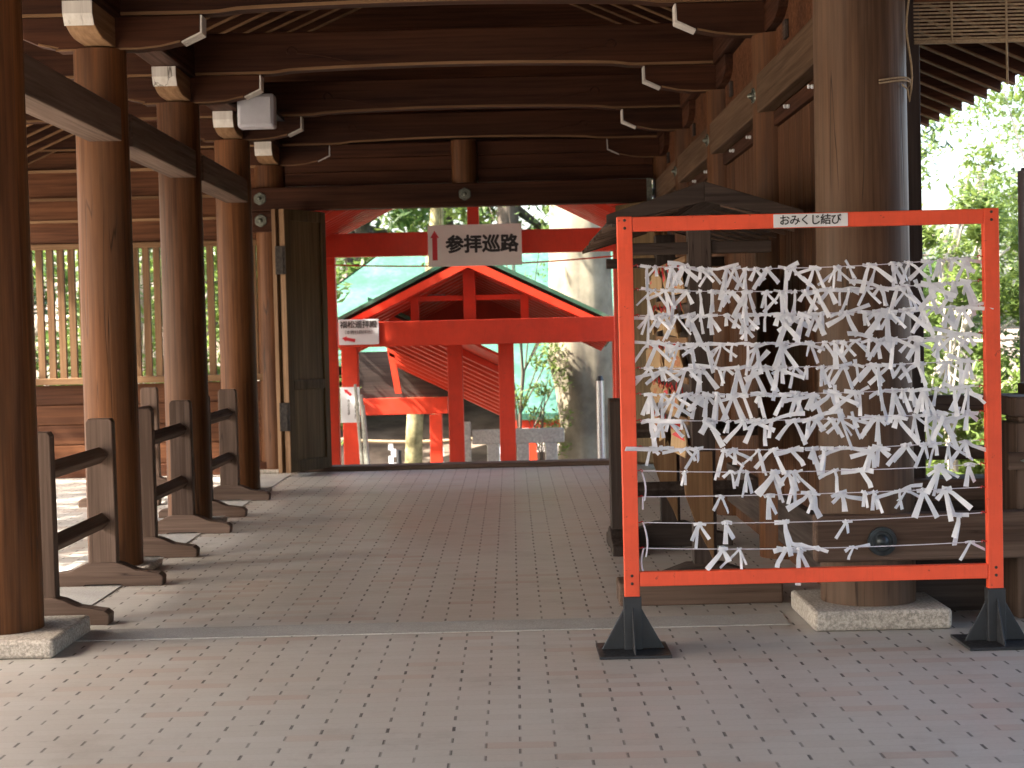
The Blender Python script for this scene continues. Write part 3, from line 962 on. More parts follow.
# ------------------------------------------------------------------ votive tablet rack
rk = thing('votive_rack', 'dark roofed wooden rack for votive tablets behind the red frame', 'rack', (1.06, 8.95, 0))
yb = 1.95
for y in (0.0, yb):
    build('post', MB().box(-.065, .065, y - .05, y + .05, .14, 2.12), M['dark_z'], rk, bevel=.005)
    ftp = [(-.42, .0), (.42, .0), (.42, .07), (.30, .10), (.10, .17), (-.10, .17), (-.30, .10), (-.42, .07)]
    build('foot', MB().prism(ftp, y - .06, y + .06, 'xz'), M['dark_x'], rk, bevel=.005)
    # curved pale brace
    br = [(-.05, .80), (-.10, .73), (-.12, .66), (-.11, .56), (-.07, .44), (-.03, .34), (.02, .24), (.045, .17), (.045, .60), (.045, .80)]
    build('brace', MB().prism(br, y - .075, y - .053, 'xz'), M['pale_z'], rk, bevel=.003)
    build('tie', MB().box(-.40, .40, y - .035, y + .035, 1.90, 1.965), M['dark_x'], rk, bevel=.004)
for z in (1.86, 1.63, 1.40, 1.17, .94):
    build('hanging_rail', MB().box(-.075, -.05, .05, yb - .05, z, z + .035), M['pale_y'], rk, bevel=.003)
build('back_board', MB().box(-.03, -.005, .05, yb - .05, .75, 1.90), M['dark_z'], rk)
for s in (-1, 1):
    ez = 2.10; az = 2.255
    poly = [(0, az), (s * .50, ez), (s * .50, ez - .055), (0, az - .075)]
    build('roof_slope', MB().prism(poly, -.28, yb + .28, 'xz'), M['dark_y'], rk, bevel=.004)
    poly = [(0, az + .012), (s * .525, ez + .008), (s * .525, ez - .11 + .02), (s * .50, ez - .105 + .02), (0, az - .11)]
    build('bargeboard', MB().prism([(0, az + .02), (s * .53, ez + .008), (s * .53, ez - .045), (0, az - .09)], -.315, -.285, 'xz'), M['dark_x'], rk, bevel=.004)
    for k in range(9):
        yy = -.22 + k * .30
        build('rafter_end', MB().prism([(s * .10, az - .11), (s * .55, ez - .115 + .03), (s * .55, ez - .06), (s * .10, az - .065)], yy, yy + .03, 'xz'), M['grey_x'], rk)

def plaque_proto(kind):
    t = thing('votive_tablet', '', 'votive tablet')
    # faces -x; hung from its top
    pts = [(-.07, -.10), (.07, -.10), (.07, -.02), (.0, .012), (-.07, -.02)]
    build('tablet', MB().prism(pts, -.0035, .0035, 'yz'), M['plaque'], t)
    me = MB()
    if kind == 0:
        me.prism([(.035 * math.cos(k * .5), -.052 + .026 * math.sin(k * .5)) for k in range(12)], -.0052, -.0037, 'yz')
        build('picture', me, plain('sienna_print', (.34, .13, .05), .7, .2, 60, 0), t)
    elif kind == 1:
        me.prism([(-.060, -.028), (.060, -.028), (.050, -.018), (.0, .002), (-.050, -.018)], -.0052, -.0037, 'yz')
        build('picture', me, M['red_ink'], t)
    build('cord', MB().tube([(-.004, -.008, -.010), (-.004, -.014, .015), (0, .0, .032), (-.004, .014, .015), (-.004, .008, -.010)], .003, 6), M['red_cord'], t)
    return t
protos = [plaque_proto(k) for k in range(3)]
used = [False] * 3
rowname = ['top', 'second', 'third', 'fourth', 'lowest']
for ri, z in enumerate((1.86, 1.63, 1.40, 1.17, .94)):
    for k in range(11):
        q = random.randrange(3)
        if not used[q]: o = protos[q]; used[q] = True
        else: o = copy_tree(protos[q])
        o.location = (1.06 - .082 - random.uniform(.0, .045), 9.03 + k * .165 + random.uniform(-.04, .04), z - .03 + random.uniform(-.03, .01))
        o.rotation_euler = (R(random.uniform(-14, 14)), R(random.uniform(-16, 4)), R(random.uniform(-18, 28)))
        o.scale = (1, 1.3, 1.3)
        tag(o, 'small wooden votive tablet, %s from the front on the %s rail of the rack' % (ORD[k + 1], rowname[ri]), 'votive tablet', 'votive tablets on the %s rail' % rowname[ri])
# ------------------------------------------------------------------ right-hand railing, blind, cords
rl = thing('veranda_railing', 'weathered plank railing with rails between the thick posts at right', 'railing', (2.16, 8.40, 0))
build('rail', MB().box(.01, 1.9, -.04, .05, 1.02, 1.105), M['grey_x'], rl, bevel=.014)
build('rail', MB().box(.01, 1.9, -.03, .04, .765, .835), M['grey_x'], rl, bevel=.01)
build('rail_post', MB().box(.50, .62, -.10, .02, .69, 1.16), M['grey_z'], rl, bevel=.008)
gp = thing('stepped_post', 'thick weathered post with stepped collars and bronze flower ornament at the right edge', 'post', (2.615, 8.05, 0))
build('post_body', MB().box(-.12, .14, -.12, .14, .0, .98).box(-.10, .12, -.10, .12, .98, 1.01).box(-.13, .15, -.13, .15, 1.01, 1.11), M['grey_z'], gp, bevel=.012)
rb = build('collar', MB().box(-.17, .9, -.165, -.125, .75, .835), M['grey_x'], gp, bevel=.006)
mb = MB()
pts = [(0, .034), (.022, .014), (.06, .0), (.022, -.014), (0, -.034), (-.022, -.014), (-.06, 0), (-.022, .014)]
mb.prism([(-.055 + a, .795 + b) for a, b in pts], -.172, -.166, 'xz')
mb.disc((-.055, -.172, .795), (0, -1, 0), [(0, .014), (.008, .012), (.012, .003)], 12)
build('flower_ornament', mb, M['bronze'], gp)

bl = thing('bamboo_blind', 'half raised bamboo slat blind hanging at the upper right', 'blind', (2.10, 8.25, 2.935))
mb = MB()
z = .0
while z < .75:
    mb.box(.0, 1.7, -.003, .003, z, z + .009); z += .0185
build('slats', mb, M['cord'], bl)
build('bottom_bar', MB().box(0, 1.7, -.012, .012, -.022, -.004), M['cord'], bl)
build('valance', MB().box(0, 1.7, -.02, .02, .19, .215), M['panel_x'], bl)
for x in (.19, .47, 1.1): build('cord', MB().tube([(x, -.01, .8), (x + .002, -.012, 0), (x + .003, -.012, -.24 if x > .4 else -.02)], .006, 6), M['cord'], bl)
cd_ = thing('pull_cord', 'tan cord looped round the thick front post and hanging beside its top', 'cord', (1.775, 8.05, 0))
pts = [(.22 + .012 * math.sin(k * .8), -.12, 3.3 - k * .06) for k in range(13)]
build('hanging_cord', MB().tube(pts + [(.205, -.13, 2.64), (.17, -.17, 2.655)], .005, 6), M['cord'], cd_)
pts = [(.243 * math.cos(t), -.243 * math.sin(t), 2.66 + .02 * math.sin(t * 2 + .6)) for t in [-.5 + k * 1.9 / 24 for k in range(25)]]
build('cord_loop', MB().tube(pts, .005, 6), M['cord'], cd_)
build('cord_loop', MB().tube([(p[0], p[1], p[2] + .014) for p in pts], .005, 6), M['cord'], cd_)
ps = thing('grey_pole', 'plain grey pole standing outside beyond the railing at the right edge', 'pole', (3.41, 10.5, -.32))
build('shaft', MB().cyl(0, 0, 0, 2.78, .07, .07, 20), M['white_metal'], ps, smooth=True)
build('cap', MB().cyl(0, 0, 2.78, 2.80, .05, .048, 20), M['silver'], ps, smooth=True)

# ------------------------------------------------------------------ red porch behind the doorway
def redbox(name, par, *b, bv=.008, m='red'):
    return build(name, MB().box(*b), M[m], par, bevel=bv)
po = thing('red_gable_porch', 'vermilion gabled porch right behind the rear doorway', 'porch', (-.42, 18.0, 0))
for s in (-1, 1):
    for y in (1.3,):
        redbox('post', po, s * 1.74 - .07, s * 1.74 + .07, y - .07, y + .07, -.9, 2.60)
redbox('tie_beam', po, -1.95, 1.95, 1.21, 1.39, 2.42, 2.70)
redbox('king_post', po, -.07, .07, 1.24, 1.36, 2.70, 3.55)
for s in (-1, 1):
    redbox('side_beam', po, s * 1.75 - .06, s * 1.75 + .06, -.3, 1.9, 2.74, 2.90)
    def pz(x): return 3.62 - .50 * abs(x)
    build('roof_slope', MB().prism([(0, pz(0)), (s * 2.3, pz(2.3)), (s * 2.3, pz(2.3) + .10), (0, pz(0) + .10)], -.38, 2.0, 'xz'), M['red'], po)
    for k in range(11):
        yy = -.25 + k * .215
        build('rafter', MB().prism([(0, pz(0) - .08), (s * 2.25, pz(2.25) - .08), (s * 2.25, pz(2.25) - .002), (0, pz(0) - .002)], yy, yy + .07, 'xz'), M['red'], po)
    build('roof_skin', MB().prism([(0, pz(0) + .102), (s * 2.4, pz(2.4) + .102), (s * 2.4, pz(2.4) + .15), (0, pz(0) + .15)], -.1, 2.05, 'xz'), M['patina'], po)
wr = thing('red_cable', 'thin red cable sagging across below the porch beam', 'cable', (-.42, 19.15, 2.27))
build('cable_run', MB().tube([(-1.75 + 3.5 * k / 20, 0, .03 * (k / 20) + .06 * (2 * k / 20 - 1) ** 2) for k in range(21)], .010, 6), M['red'], wr)

# ------------------------------------------------------------------ red stair roof stepping down behind
pv = thing('red_stair_pavilion', 'vermilion gabled roof over a stairway leading down, green copper edges', 'pavilion', (-.53, 21.0, 0))
redbox('tie_beam', pv, -1.80, 2.3, -.66, -.47, 1.325, 1.645)
redbox('tie_beam', pv, -1.75, 1.75, -.10, .06, 1.35, 1.60)
redbox('tie_beam', pv, -2.2, -.52, 4.95, 5.10, .17, .44)
for x, y, wd, zt in ((-1.60, .02, .105, 1.34), (.46, .06, .105, 1.34), (-.22, .16, .10, 1.6), (1.97, .02, .105, 1.34), (-.72, 4.9, .10, .16)):
    redbox('post', pv, x - wd, x + wd, y - wd + .10, y + wd + .10, -2.4, zt)
for y in (0.0,):
    redbox('king_post', pv, -.08, .08, y - .08, y + .04, 1.605 if not y else 1.38, 2.31)
    for s in (-.72, .72):
        redbox('strut', pv, s - .055, s + .055, y - .06, y + .04, 1.605 if not y else 1.38, 1.97)
redbox('collar_beam', pv, -.95, .95, -.05, .0, 1.90, 1.97)
def vz(x): return 2.42 - .49 * abs(x)
YB = 3.1
MP = -.088
def sheared(name, poly, y0, y1, m):
    n = len(poly)
    vs = [(a, y, b + MP * y) for y in (y0, y1) for a, b in poly]
    return build(name, MB().add(vs, [tuple(range(n)), tuple(range(2 * n - 1, n - 1, -1))] + [(i, i + n, (i + 1) % n + n, (i + 1) % n) for i in range(n)]), m, pv)
for s in (-1, 1):
    for k in range(10):
        yy = -.30 + k * .32
        sheared('rafter', [(0, vz(0) - .12), (s * 1.86, vz(1.86) - .12), (s * 1.86, vz(1.86) - .012), (0, vz(0) - .012)], yy, yy + .07, M['red'])
    sheared('roof_boards', [(0, vz(0) - .01), (s * 1.9, vz(1.9) - .01), (s * 1.9, vz(1.9) + .03), (0, vz(0) + .03)], -.36, YB, M['dark_x'])
    sheared('copper_skin', [(0, vz(0) + .032), (s * 1.96, vz(1.96) + .032), (s * 1.96, vz(1.96) + .08), (0, vz(0) + .09)], -.44, YB + .1, M['patina'])
    build('bargeboard', MB().prism([(0, vz(0) + .02), (s * 1.93, vz(1.93) + .02), (s * 1.93, vz(1.93) - .065), (0, vz(0) - .10)], -.43, -.37, 'xz'), M['red'], pv)
build('gable_infill', MB().prism([(-1.75, 1.34), (1.75, 1.34), (1.75, vz(1.75) + MP * 3.1 + .02), (0, vz(0) + MP * 3.1), (-1.75, vz(1.75) + MP * 3.1 + .02)], 3.02, 3.07, 'xz'), M['red'], pv)
# the lower roof that follows the stairs down
def lz(x, y): return .15 + .50 * (.43 - x) - .20 * (y - 5.0)
def lower(name, xa, xb, y0, y1, d0, d1, m):
    P = [(xa, y0), (xb, y0), (xb, y1), (xa, y1)]
    vs = [(x, y, lz(x, y) + d0) for x, y in P] + [(x, y, lz(x, y) + d1) for x, y in P]
    return build(name, MB().add(vs, [(0, 1, 2, 3), (7, 6, 5, 4), (0, 4, 5, 1), (1, 5, 6, 2), (2, 6, 7, 3), (3, 7, 4, 0)]), m, pv)
for k in range(11):
    lower("rafter", -1.38, .43, .80 + k * .40, .88 + k * .40, -.11, -.012, M["red"])
lower('roof_boards', -1.38, .45, .78, 5.15, -.01, .03, M['dark_x'])
lower('roof_boards', -.42, .45, .06, .78, -.01, .03, M['red'])
lower('copper_skin', -1.40, .50, .74, 5.2, .032, .08, M['patina'])
build('gable_infill', MB().box(-2.2, -.2, 5.11, 5.15, .441, 1.2), M['dark_x'], pv)
build('slanted_brace', MB().prism([(-1.44, 1.45), (-1.34, 1.45), (-1.20, .55), (-1.30, .55)], 4.0, 4.08, 'xz'), M['red'], pv)
lp = build('ceiling_lamp', MB().disc((-.46, .55, 2.0), (0, 0, -1), [(0, .12), (.02, .13), (.03, .10), (.04, .03)], 20), M['white_metal'], pv, smooth=True)

sg2 = thing('small_direction_sign', 'small white sign with a red arrow pinned to the left end of the red beam', 'sign', (-1.93, 20.33, 1.525))
build('board', MB().box(-.255, .255, -.010, .0, -.165, .155), M['plate_white'], sg2, bevel=.002)
lettering('福松遥拝殿', .098, M['ink'], sg2, (0, -.0112, .085), offset=.0012, spacing=.92)
lettering('（本殿社務拝所）', .055, M['ink'], sg2, (0, -.0112, -.01), offset=0, spacing=.9)
arrow(sg2, -.13, -.095, .17, .04, .055, R(78), M['red_ink'], -.0112)
sg3 = thing('notice_sheet', 'white notice with vertical writing and small red arrow fixed to the red left post', 'sign', (-2.10, 20.70, .58))
build('sheet', MB().box(-.125, .125, -.008, .0, -.23, .23), M['plate_white'], sg3, bevel=.002)
lettering('さんぱい所', .065, M['ink'], sg3, (.085, -.0092, -.03), offset=.0008, vertical=True)
lettering('あしもと注意', .036, M['ink'], sg3, (-.02, -.0092, -.03), offset=0, vertical=True)
arrow(sg3, -.03, .165, .12, .035, .045, R(50), M['red_ink'], -.0092)
lb = thing('leaning_boards', 'pale grey boards leaning upright beside the red left post', 'boards', (-1.95, 20.6, -1.2))
for k, (x, t) in enumerate(((.03, 2), (.07, 0), (.12, 3))):
    mm = Matrix.Rotation(R(-2.5 - t * .4), 4, 'Y')
    build('board', MB().box(x, x + .032, -.03 - .02 * k, .05 + .03 * k, .0, 2.05 - .14 * k, mm), M['fence_stone'], lb, bevel=.004)
pp = thing('silver_post', 'slim silver post with dark cap in front of the large tree trunk', 'post', (1.10, 20.0, -1.2))
build('shaft', MB().cyl(0, 0, 0, 2.04, .055, .05, 16), M['silver'], pp, smooth=True)
build('cap', MB().cyl(0, 0, 2.04, 2.10, .05, .03, 16), M['black_steel'], pp, smooth=True)

# stone fence
sf = thing('stone_fence', 'low grey stone fence with square posts and a thick top rail', 'fence', (-.70, 22.6, -1.6))
build('top_rail', MB().box(.12, 1.42, -.08, .08, 1.50, 1.70), M['fence_stone'], sf, bevel=.012)
for x in (.0, .40, .82, 1.22):
    build('post', MB().box(x - (.075 if x else .07), x + .10, -.09, .09, 0, 1.498 if x else 1.82), M['fence_stone'], sf, bevel=.012)

# big teal-roofed hall beyond
bh = thing('copper_roofed_hall', 'large red hall with a broad verdigris copper roof beyond the pavilion', 'building', (0, 30.5, -2.4))
rz_e, rz_r = 2.33, 5.88
mb = MB()
nseg = 8
def rp(x, t):
    # concave roof section from eave (t=0) to ridge (t=1)
    y = -.6 + 6.4 * t
    z = rz_e + (rz_r - rz_e) * (t * .82 + .18 * t * t)
    return y, z
for xa, xb, ta in ((None, .02, .34), (.022, 8, 0.0)):
    for i in range(nseg):
        t0, t1 = ta + (1 - ta) * i / nseg, ta + (1 - ta) * (i + 1) / nseg
        (y0, z0), (y1, z1) = rp(0, t0), rp(0, t1)
        xl0, xl1 = (-7.4 + 4.75 * t0, -7.4 + 4.75 * t1) if xa is None else (xa, xa)
        mb.add([(xl0, y0, z0), (xb, y0, z0), (xb, y1, z1), (xl1, y1, z1), (xl0, y0, z0 - .12), (xb, y0, z0 - .12), (xb, y1, z1 - .12), (xl1, y1, z1 - .12)],
               [(0, 1, 2, 3), (7, 6, 5, 4), (0, 4, 5, 1), (0, 3, 7, 4), (1, 5, 6, 2), (3, 2, 6, 7)])
mb.add([(-2.65, 5.8, 5.88), (8, 5.8, 5.88), (8, 12, 2.3), (-7.4, 12, 2.3), (-7.4, 2.0, 2.33)], [(0, 1, 2, 3), (0, 3, 4)])
build('roof', mb, M['patina'], bh)
build('eave_beam', MB().box(.05, 8, -.45, -.30, 2.05, 2.22), M['red'], bh)
build('wall', MB().box(.1, 7.6, .8, 1.0, 0, 2.6), M['sign_white'], bh)
build('dark_wall', MB().box(.1, 7.6, .70, .79, .2, 1.5), M['dark_x'], bh)
for k in range(7):
    build('post', MB().box(.3 + k * 1.2, .45 + k * 1.2, .4, .55, 0, 2.2), M['red'], bh)
for k in range(9):
    ln = thing('hanging_lantern', 'small brass lantern, %s from the left under the copper eave of the far hall' % ORD[k + 1], 'lantern', (.20 + k * .42, 30.25, -.42), group='brass lanterns under the far eave')
    build('body', MB().disc((0, 0, 0), (0, 0, -1), [(0, .02), (.02, .07), (.03, .055), (.14, .06), (.15, .075), (.17, .03)], 10), M['brass'], ln, smooth=True)
    build('chain', MB().tube([(0, 0, 0), (0, 0, .12)], .006, 5), M['brass'], ln)

# ------------------------------------------------------------------ trees
def leaves(mb, c, r, n, size, rd, flat=.8):
    for _ in range(n):
        while True:
            p = Vector((rd.uniform(-1, 1), rd.uniform(-1, 1), rd.uniform(-1, 1)))
            if p.length <= 1: break
        p = p * (.55 + .45 * rd.random()) if p.length > .4 else p.normalized() * rd.uniform(.5, 1)
        q = Vector((c[0] + p.x * r, c[1] + p.y * r, c[2] + p.z * r * flat))
        s = size * rd.uniform(.6, 1.3)
        a = Vector((rd.gauss(0, 1), rd.gauss(0, 1), rd.gauss(0, .6))).normalized()
        u = a.cross(Vector((rd.gauss(0, .4), rd.gauss(0, .4), 1))).normalized()
        n0 = len(mb.v)
        k = a.cross(u) * s * .12
        mb.v += [tuple(q - a * s), tuple(q + u * s * .38 + k), tuple(q + a * s), tuple(q - u * s * .38 + k)]
        mb.f.append((n0, n0 + 1, n0 + 2, n0 + 3))

def tree(loc, h, cr, seed, leafm, barkm, label, group=None, size=.09, n=5200, trunk_r=None, cz=.55, clumps=26, sparse=False, name='broadleaf_tree', lean=0.0, cat='tree', cs=1.0):
    rd = random.Random(seed)
    t = thing(name, label, cat, loc, group=group)
    tr = trunk_r or h * .025
    tb = MB(); P = []
    for k in range(8):
        P.append((lean * k / 7 * h + rd.uniform(-.06, .06) * k / 3, rd.uniform(-.06, .06) * k / 3, h * .72 * k / 7))
    tb.tube(P, [tr * (1.15 - .8 * k / 7) for k in range(8)], 12)
    cl = []
    for k in range(clumps):
        ang = rd.uniform(0, 6.28); rr = cr * math.sqrt(rd.random()) * .9
        zz = h * (cz + (1 - cz) * rd.random()) - .25 * cr * (rr / cr) ** 2
        c = (lean * h * .7 + rr * math.cos(ang), rr * math.sin(ang), zz)
        cl.append((c, cr * rd.uniform(.2, .42) * cs))
    for (c, r_) in cl[:14]:
        k = rd.randint(2, 6)
        p0 = Vector(P[k]); p1 = Vector(c)
        mid = p0.lerp(p1, .5) + Vector((0, 0, rd.uniform(-.1, .35)))
        tb.tube([p0, mid, p1], [tr * (.62 - .06 * k), tr * .3, tr * .08], 7)
    build('trunk', tb, M[barkm], t, smooth=True)
    mb = MB()
    for (c, r_) in cl: leaves(mb, c, r_, n // clumps, size, rd)
    build('crown', mb, M[leafm], t, fix=False)
    return t

# trees seen through the gap above the porch, and all along the back
big = thing('large_tree', 'massive pale camphor trunk rising behind the red pavilion', 'tree', (1.14, 25.0, -1.9))
tb = MB()
hs = [(-.1, .86, .0), (.6, .66, .0), (1.2, .52, .03), (1.9, .45, .03), (2.5, .47, .0), (2.9, .52, -.04), (3.3, .49, -.03), (4.2, .47, -.02), (5.4, .46, .0), (7, .44, .0), (9, .40, .1), (12, .3, .2)]
rd = random.Random(3)
base = len(tb.v)
nn = 40
for (z, r_, dx) in hs:
    for k in range(nn):
        t = 2 * math.pi * k / nn
        rr = r_ * (1 + .06 * math.sin(3 * t + z) + .04 * math.sin(7 * t + z * .8) + rd.uniform(-.012, .012))
        tb.v.append((dx + rr * math.cos(t), rr * math.sin(t), z))
for i in range(len(hs) - 1):
    for k in range(nn):
        tb.f.append((i * nn + k, i * nn + (k + 1) % nn, (i + 1) * nn + (k + 1) % nn, (i + 1) * nn + k))
build('trunk', tb, M['bark_big'], big, smooth=True)
mb = MB(); tl = MB()
for k in range(40):
    a = rd.uniform(0, 6.28); r_ = 5.5 * math.sqrt(rd.random()) + .8
    c = (r_ * math.cos(a), r_ * math.sin(a), rd.uniform(8.2, 14) - r_ * .15)
    if k % 2 == 0:
        tl.tube([(0, 0, rd.uniform(6.5, 10)), (c[0] * .5, c[1] * .5, c[2] * .55 + 4.0), c], [.2, .11, .03], 8)
    leaves(mb, c, rd.uniform(.9, 1.7), 170, .13, rd)
build('crown', mb, M['leaf_mid'], big, fix=False)
build('limbs', tl, M['bark_big'], big, smooth=True)

# young tree in front of the teal roof
tree((.42, 24.6, -1.8), 3.1, .42, 11, 'leaf_light', 'bark_dark', 'young leafy sapling between the stone fence and the large trunk', size=.05, n=1100, cz=.5, clumps=18, cs=1.9, trunk_r=.018, name='sapling')
tree((.15, 26.3, -1.9), 6.5, 1.3, 12, 'leaf_mid', 'bark_dark', 'thin dark-stemmed tree with sparse twigs left of the large trunk', size=.055, n=520, cz=.5, clumps=18, cs=1.4, trunk_r=.035, name='slender_tree')
# two mossy trunks at the slope
for i, (px, wpx, lab) in enumerate(((409, 17, 'mossy yellow-green trunk seen under the pavilion, left of its twin'), (431.5, 10, 'thinner mossy trunk seen under the pavilion, right of its twin'))):
    Y = 29.0
    tt = thing('mossy_tree', lab, 'tree', ((px - 511) / 1600 * Y, Y, -1.95), group='mossy trees under the pavilion')
    r_ = wpx / 1600 * Y / 2
    tb = MB(); lean = .05 - .03 * i
    tb.tube([(-.04, 0, -.1), (0, 0, .5), (.0 + lean, 0, 1.5), (lean * 2.4, 0, 2.6), (lean * 8, .2, 4.2), (lean * 13, .3, 7)], [r_ * 1.35, r_ * 1.1, r_, r_ * .95, r_ * .8, r_ * .4], 14)
    build('trunk', tb, M['bark_far'], tt, smooth=True)
    mb = MB()
    for k in range(12): leaves(mb, (rd.uniform(-1.2, 1.2), rd.uniform(-1, 1), rd.uniform(6, 8)), .7, 120, .1, rd)
    build('crown', mb, M['leaf_mid'], tt, fix=False)

# forest backdrop, every tree its own
backs = []
k = 0
for (x, y, h, cr, lm) in [(-11, 33, 9, 3.2, 'leaf_mid'), (-7.5, 38, 12, 3.6, 'leaf_light'), (-4, 42, 13, 3.6, 'leaf_mid'), (0, 44, 14, 4, 'leaf_light'), (4, 43, 13, 3.6, 'leaf_mid'), (7.5, 40, 12, 3.5, 'leaf_dark'),
                           (-15, 38, 12, 4, 'leaf_dark'), (-2, 48, 16, 4.5, 'leaf_dark'), (3, 50, 17, 4.5, 'leaf_light'), (-9, 48, 15, 4.5, 'leaf_dark'), (9, 48, 15, 4.5, 'leaf_mid')]:
    z = gz(x, y)
    tree((x, y, z), h, cr, 40 + k, lm, 'bark_dark', ['bushy green tree in the woods behind the shrine', 'tall sunlit tree in the woods behind the shrine', 'dark evergreen in the woods behind the shrine'][['leaf_mid', 'leaf_light', 'leaf_dark'].index(lm)].replace('the woods behind the shrine', 'the back woods, ' + ['second from the left in front', 'third from the left in front', 'above the left half of the teal roof', 'above the hanging white sign', 'above the right half of the teal roof', 'right of the large trunk', 'leftmost of all', 'deep behind the white sign', 'deep behind the large trunk', 'deep behind the left end', 'deep behind the right end'][k]),
         'trees in the woods behind', size=.2, n=4200, cz=.18, clumps=34)
    k += 1
for i, (x, y, h, cr) in enumerate([(-8.0, 19.6, 10.0, 2.6)]):  # tree added out of view to keep direct sun off the stair pavilion
    tree((x, y, gz(x, y)), h, cr, 140 + i, 'leaf_mid', 'bark_dark', ['tall broadleaf tree left of the stair roof, nearest the lattice window', 'tall broadleaf tree standing in the gravel yard at far left', 'tall broadleaf tree left of the copper roofed hall'][i], 'tall trees on the left', size=.2, n=5200, cz=.45, clumps=34)
# shrubs right behind the lattice window
for i, (x, y, h, cr) in enumerate([(-5.2, 22.5, 4.6, 1.5), (-7.4, 23.5, 5.2, 1.7), (-4.0, 26.0, 5.2, 1.5), (-9.6, 24.5, 5.4, 1.8), (-6.2, 27, 6.0, 1.9)]):
    tree((x, y, -1.6), h, cr, 70 + i, ['leaf_light', 'leaf_mid'][i % 2], 'bark_pale', ['leafy garden tree nearest behind the lattice window, close to the door', 'leafy garden tree behind the middle of the lattice window', 'tall garden tree further back behind the right end of the lattice', 'leafy garden tree behind the left end of the lattice window', 'tallest garden tree furthest behind the lattice window'][i], 'garden trees behind the lattice window', size=.10, n=3000, cz=.22, clumps=30)
for i, (x, y, h, cr) in enumerate([(-11.0, 9.6, 10.5, 3.0), (-11.6, 14.2, 11.0, 3.0)]):  # unseen trees added to break up the sun patch on the aisle floor
    tree((x, y, -.2), h, cr, 160 + i, 'leaf_light', 'bark_dark', ['loose tree in the left yard, outside the open aisle', 'loose tree in the left yard, nearer the lattice wall'][i], 'yard trees on the left', size=.16, n=2300, cz=.5, clumps=26)
# sunlit garden at the right
rt = [(8.6, 24.5, 6.2, 1.9, 'leaf_light', .42), (10.6, 27.5, 5.0, 2.2, 'leaf_light', .2), (6.9, 21.0, 3.0, 1.2, 'leaf_light', .15), (8.2, 20.0, 2.7, 1.3, 'leaf_mid', .15), (7.0, 25.5, 3.4, 1.4, 'leaf_mid', .15), (12.5, 30, 9.5, 2.6, 'leaf_mid', .5), (6.0, 27.5, 3.6, 1.4, 'leaf_light', .15), (11.5, 33, 11.0, 3.2, 'leaf_light', .3), (7.6, 28.5, 2.2, 1.2, 'leaf_light', .1), (6.1, 23.4, 2.0, 1.1, 'leaf_light', .1), (7.0, 23.0, 1.9, 1.0, 'leaf_light', .1), (5.95, 21.6, 4.1, 1.0, 'leaf_light', .1), (7.6, 22.6, 4.4, 1.3, 'leaf_light', .1), (16, 42, 14.0, 4.2, 'leaf_light', .2)]
for i, (x, y, h, cr, lm, cz) in enumerate(rt):
    lab = ['pruned garden tree with pale branching trunks at upper right', 'wide light-green tree at the right edge of the garden', 'low sunlit shrub seen through the railing, nearest the thick post', 'low green shrub seen through the railing, nearest the right edge', 'mid-green bush behind the railing shrubs', 'tall loose tree hanging over the upper right corner', 'light-green bush furthest back behind the railing', 'tall light-green tree far behind at the upper right', 'round low bush far behind the railing, left of the grey pole', 'round low bush seen between the two rails, nearer the thick post', 'round low bush seen between the two rails, nearer the red upright', 'tall sunlit bush right beside the bare pale stems', 'tall sunlit bush between the pale stems and the right edge', 'large pale-green tree farthest away at the right'][i]
    tree((x, y, -.9), h, cr, 90 + i, lm, 'bark_pale', lab, size=.085, n=5200 if i < 8 or i > 10 else 2600, cz=cz, clumps=26, trunk_r=.09 if i in (0, 5) else .05, name='garden_tree' if i in (0, 1, 5) else 'garden_shrub', cat='tree' if i in (0, 1, 5) else 'shrub')
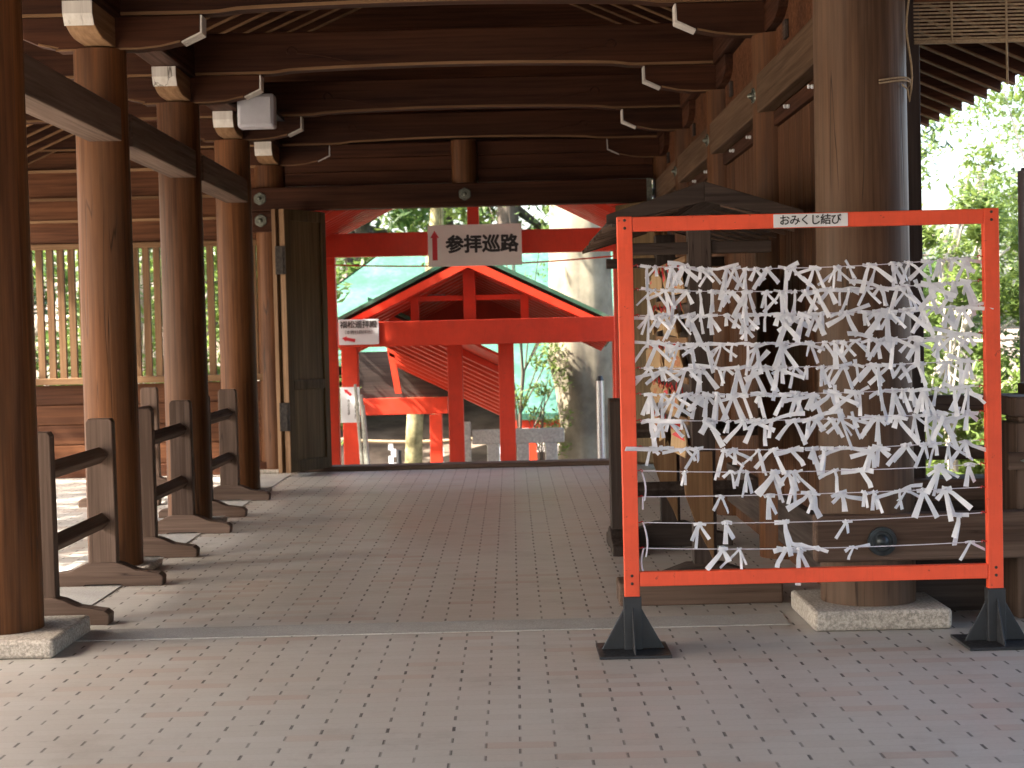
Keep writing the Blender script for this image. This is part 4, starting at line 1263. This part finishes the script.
# bare pale stems of the pruned tree
pt = thing('pale_stem_tree', 'cluster of bare pale stems beside the thick post at right', 'tree', (6.15, 22.6, -.85))
tb = MB(); rd = random.Random(5)
for k in range(4):
    x0 = rd.uniform(-.15, .25)
    tb.tube([(x0, 0, 0), (x0 + rd.uniform(-.2, .2), rd.uniform(-.1, .1), 1.7), (x0 + rd.uniform(-.35, .45), 0, 3.1), (x0 + rd.uniform(-.5, .7), 0, 4.5)], [.06, .05, .04, .02], 10)
for k in range(12):
    a = rd.uniform(0, 6.28); z = rd.uniform(1.4, 3.6)
    tb.tube([(0, 0, z), (.5 * math.cos(a), .4 * math.sin(a), z + rd.uniform(-.2, .3)), (1.3 * math.cos(a), .9 * math.sin(a), z + rd.uniform(-.1, .5))], [.04, .025, .01], 7)
build('trunk', tb, M['bark_pale'], pt, smooth=True)
mb = MB()
for k in range(9):
    leaves(mb, (rd.uniform(-.9, 1.2), rd.uniform(-.6, .6), rd.uniform(3.1, 4.8)), rd.uniform(.3, .55), 160, .06, rd)
build('crown', mb, M['leaf_light'], pt, fix=False)

# rope, posts and rocks on the slope under the pavilion
rp_ = thing('sacred_rope', 'straw rope with white zigzag papers strung across the slope', 'rope', (-3.4, 30.0, -.55))
build('rope_strand', MB().tube([(k * .25, 0, -.05 + .14 * ((k - 8) / 8) ** 2 + .006 * k) for k in range(18)], .03, 8), M['cord'], rp_)
for i, x in enumerate((1.05, 1.95, 3.05)):
    mb = MB()
    for j in range(4): mb.box(x + (.05 if j % 2 else 0), x + .09 + (.05 if j % 2 else 0), -.012 - .004 * j, -.008 - .004 * j, -.13 * (j + 1) - .02, -.13 * j)
    build('zigzag_paper', mb, M['plate_white'], rp_)
bp_ = thing('dark_stake', 'short dark stake standing on the slope left of the mossy trunks', 'stake', (-2.05, 28.6, -1.95))
build('stake', MB().cyl(0, 0, 0, 1.35, .05, .045, 12), M['black_steel'], bp_, smooth=True)
for i in range(9):
    rd = random.Random(200 + i)
    x, y = rd.uniform(-3.3, -1.2), rd.uniform(29, 33)
    mb = MB()
    bm = bmesh.new(); bmesh.ops.create_icosphere(bm, subdivisions=2, radius=rd.uniform(.12, .32))
    for v in bm.verts: v.co = Vector((v.co.x * 1.5, v.co.y, v.co.z * .7)) * rd.uniform(.85, 1.12)
    mb.add([v.co.copy() for v in bm.verts], [tuple(v.index for v in f.verts) for f in bm.faces]); bm.free()
    o = build('rock', mb, M['rock'], None, (x, y, gz(x, y) + .05), smooth=True)
    tag(o, 'grey rock on the bare slope, %s of the rocks below the straw rope' % ORD[i + 1], 'rock', 'rocks on the slope')
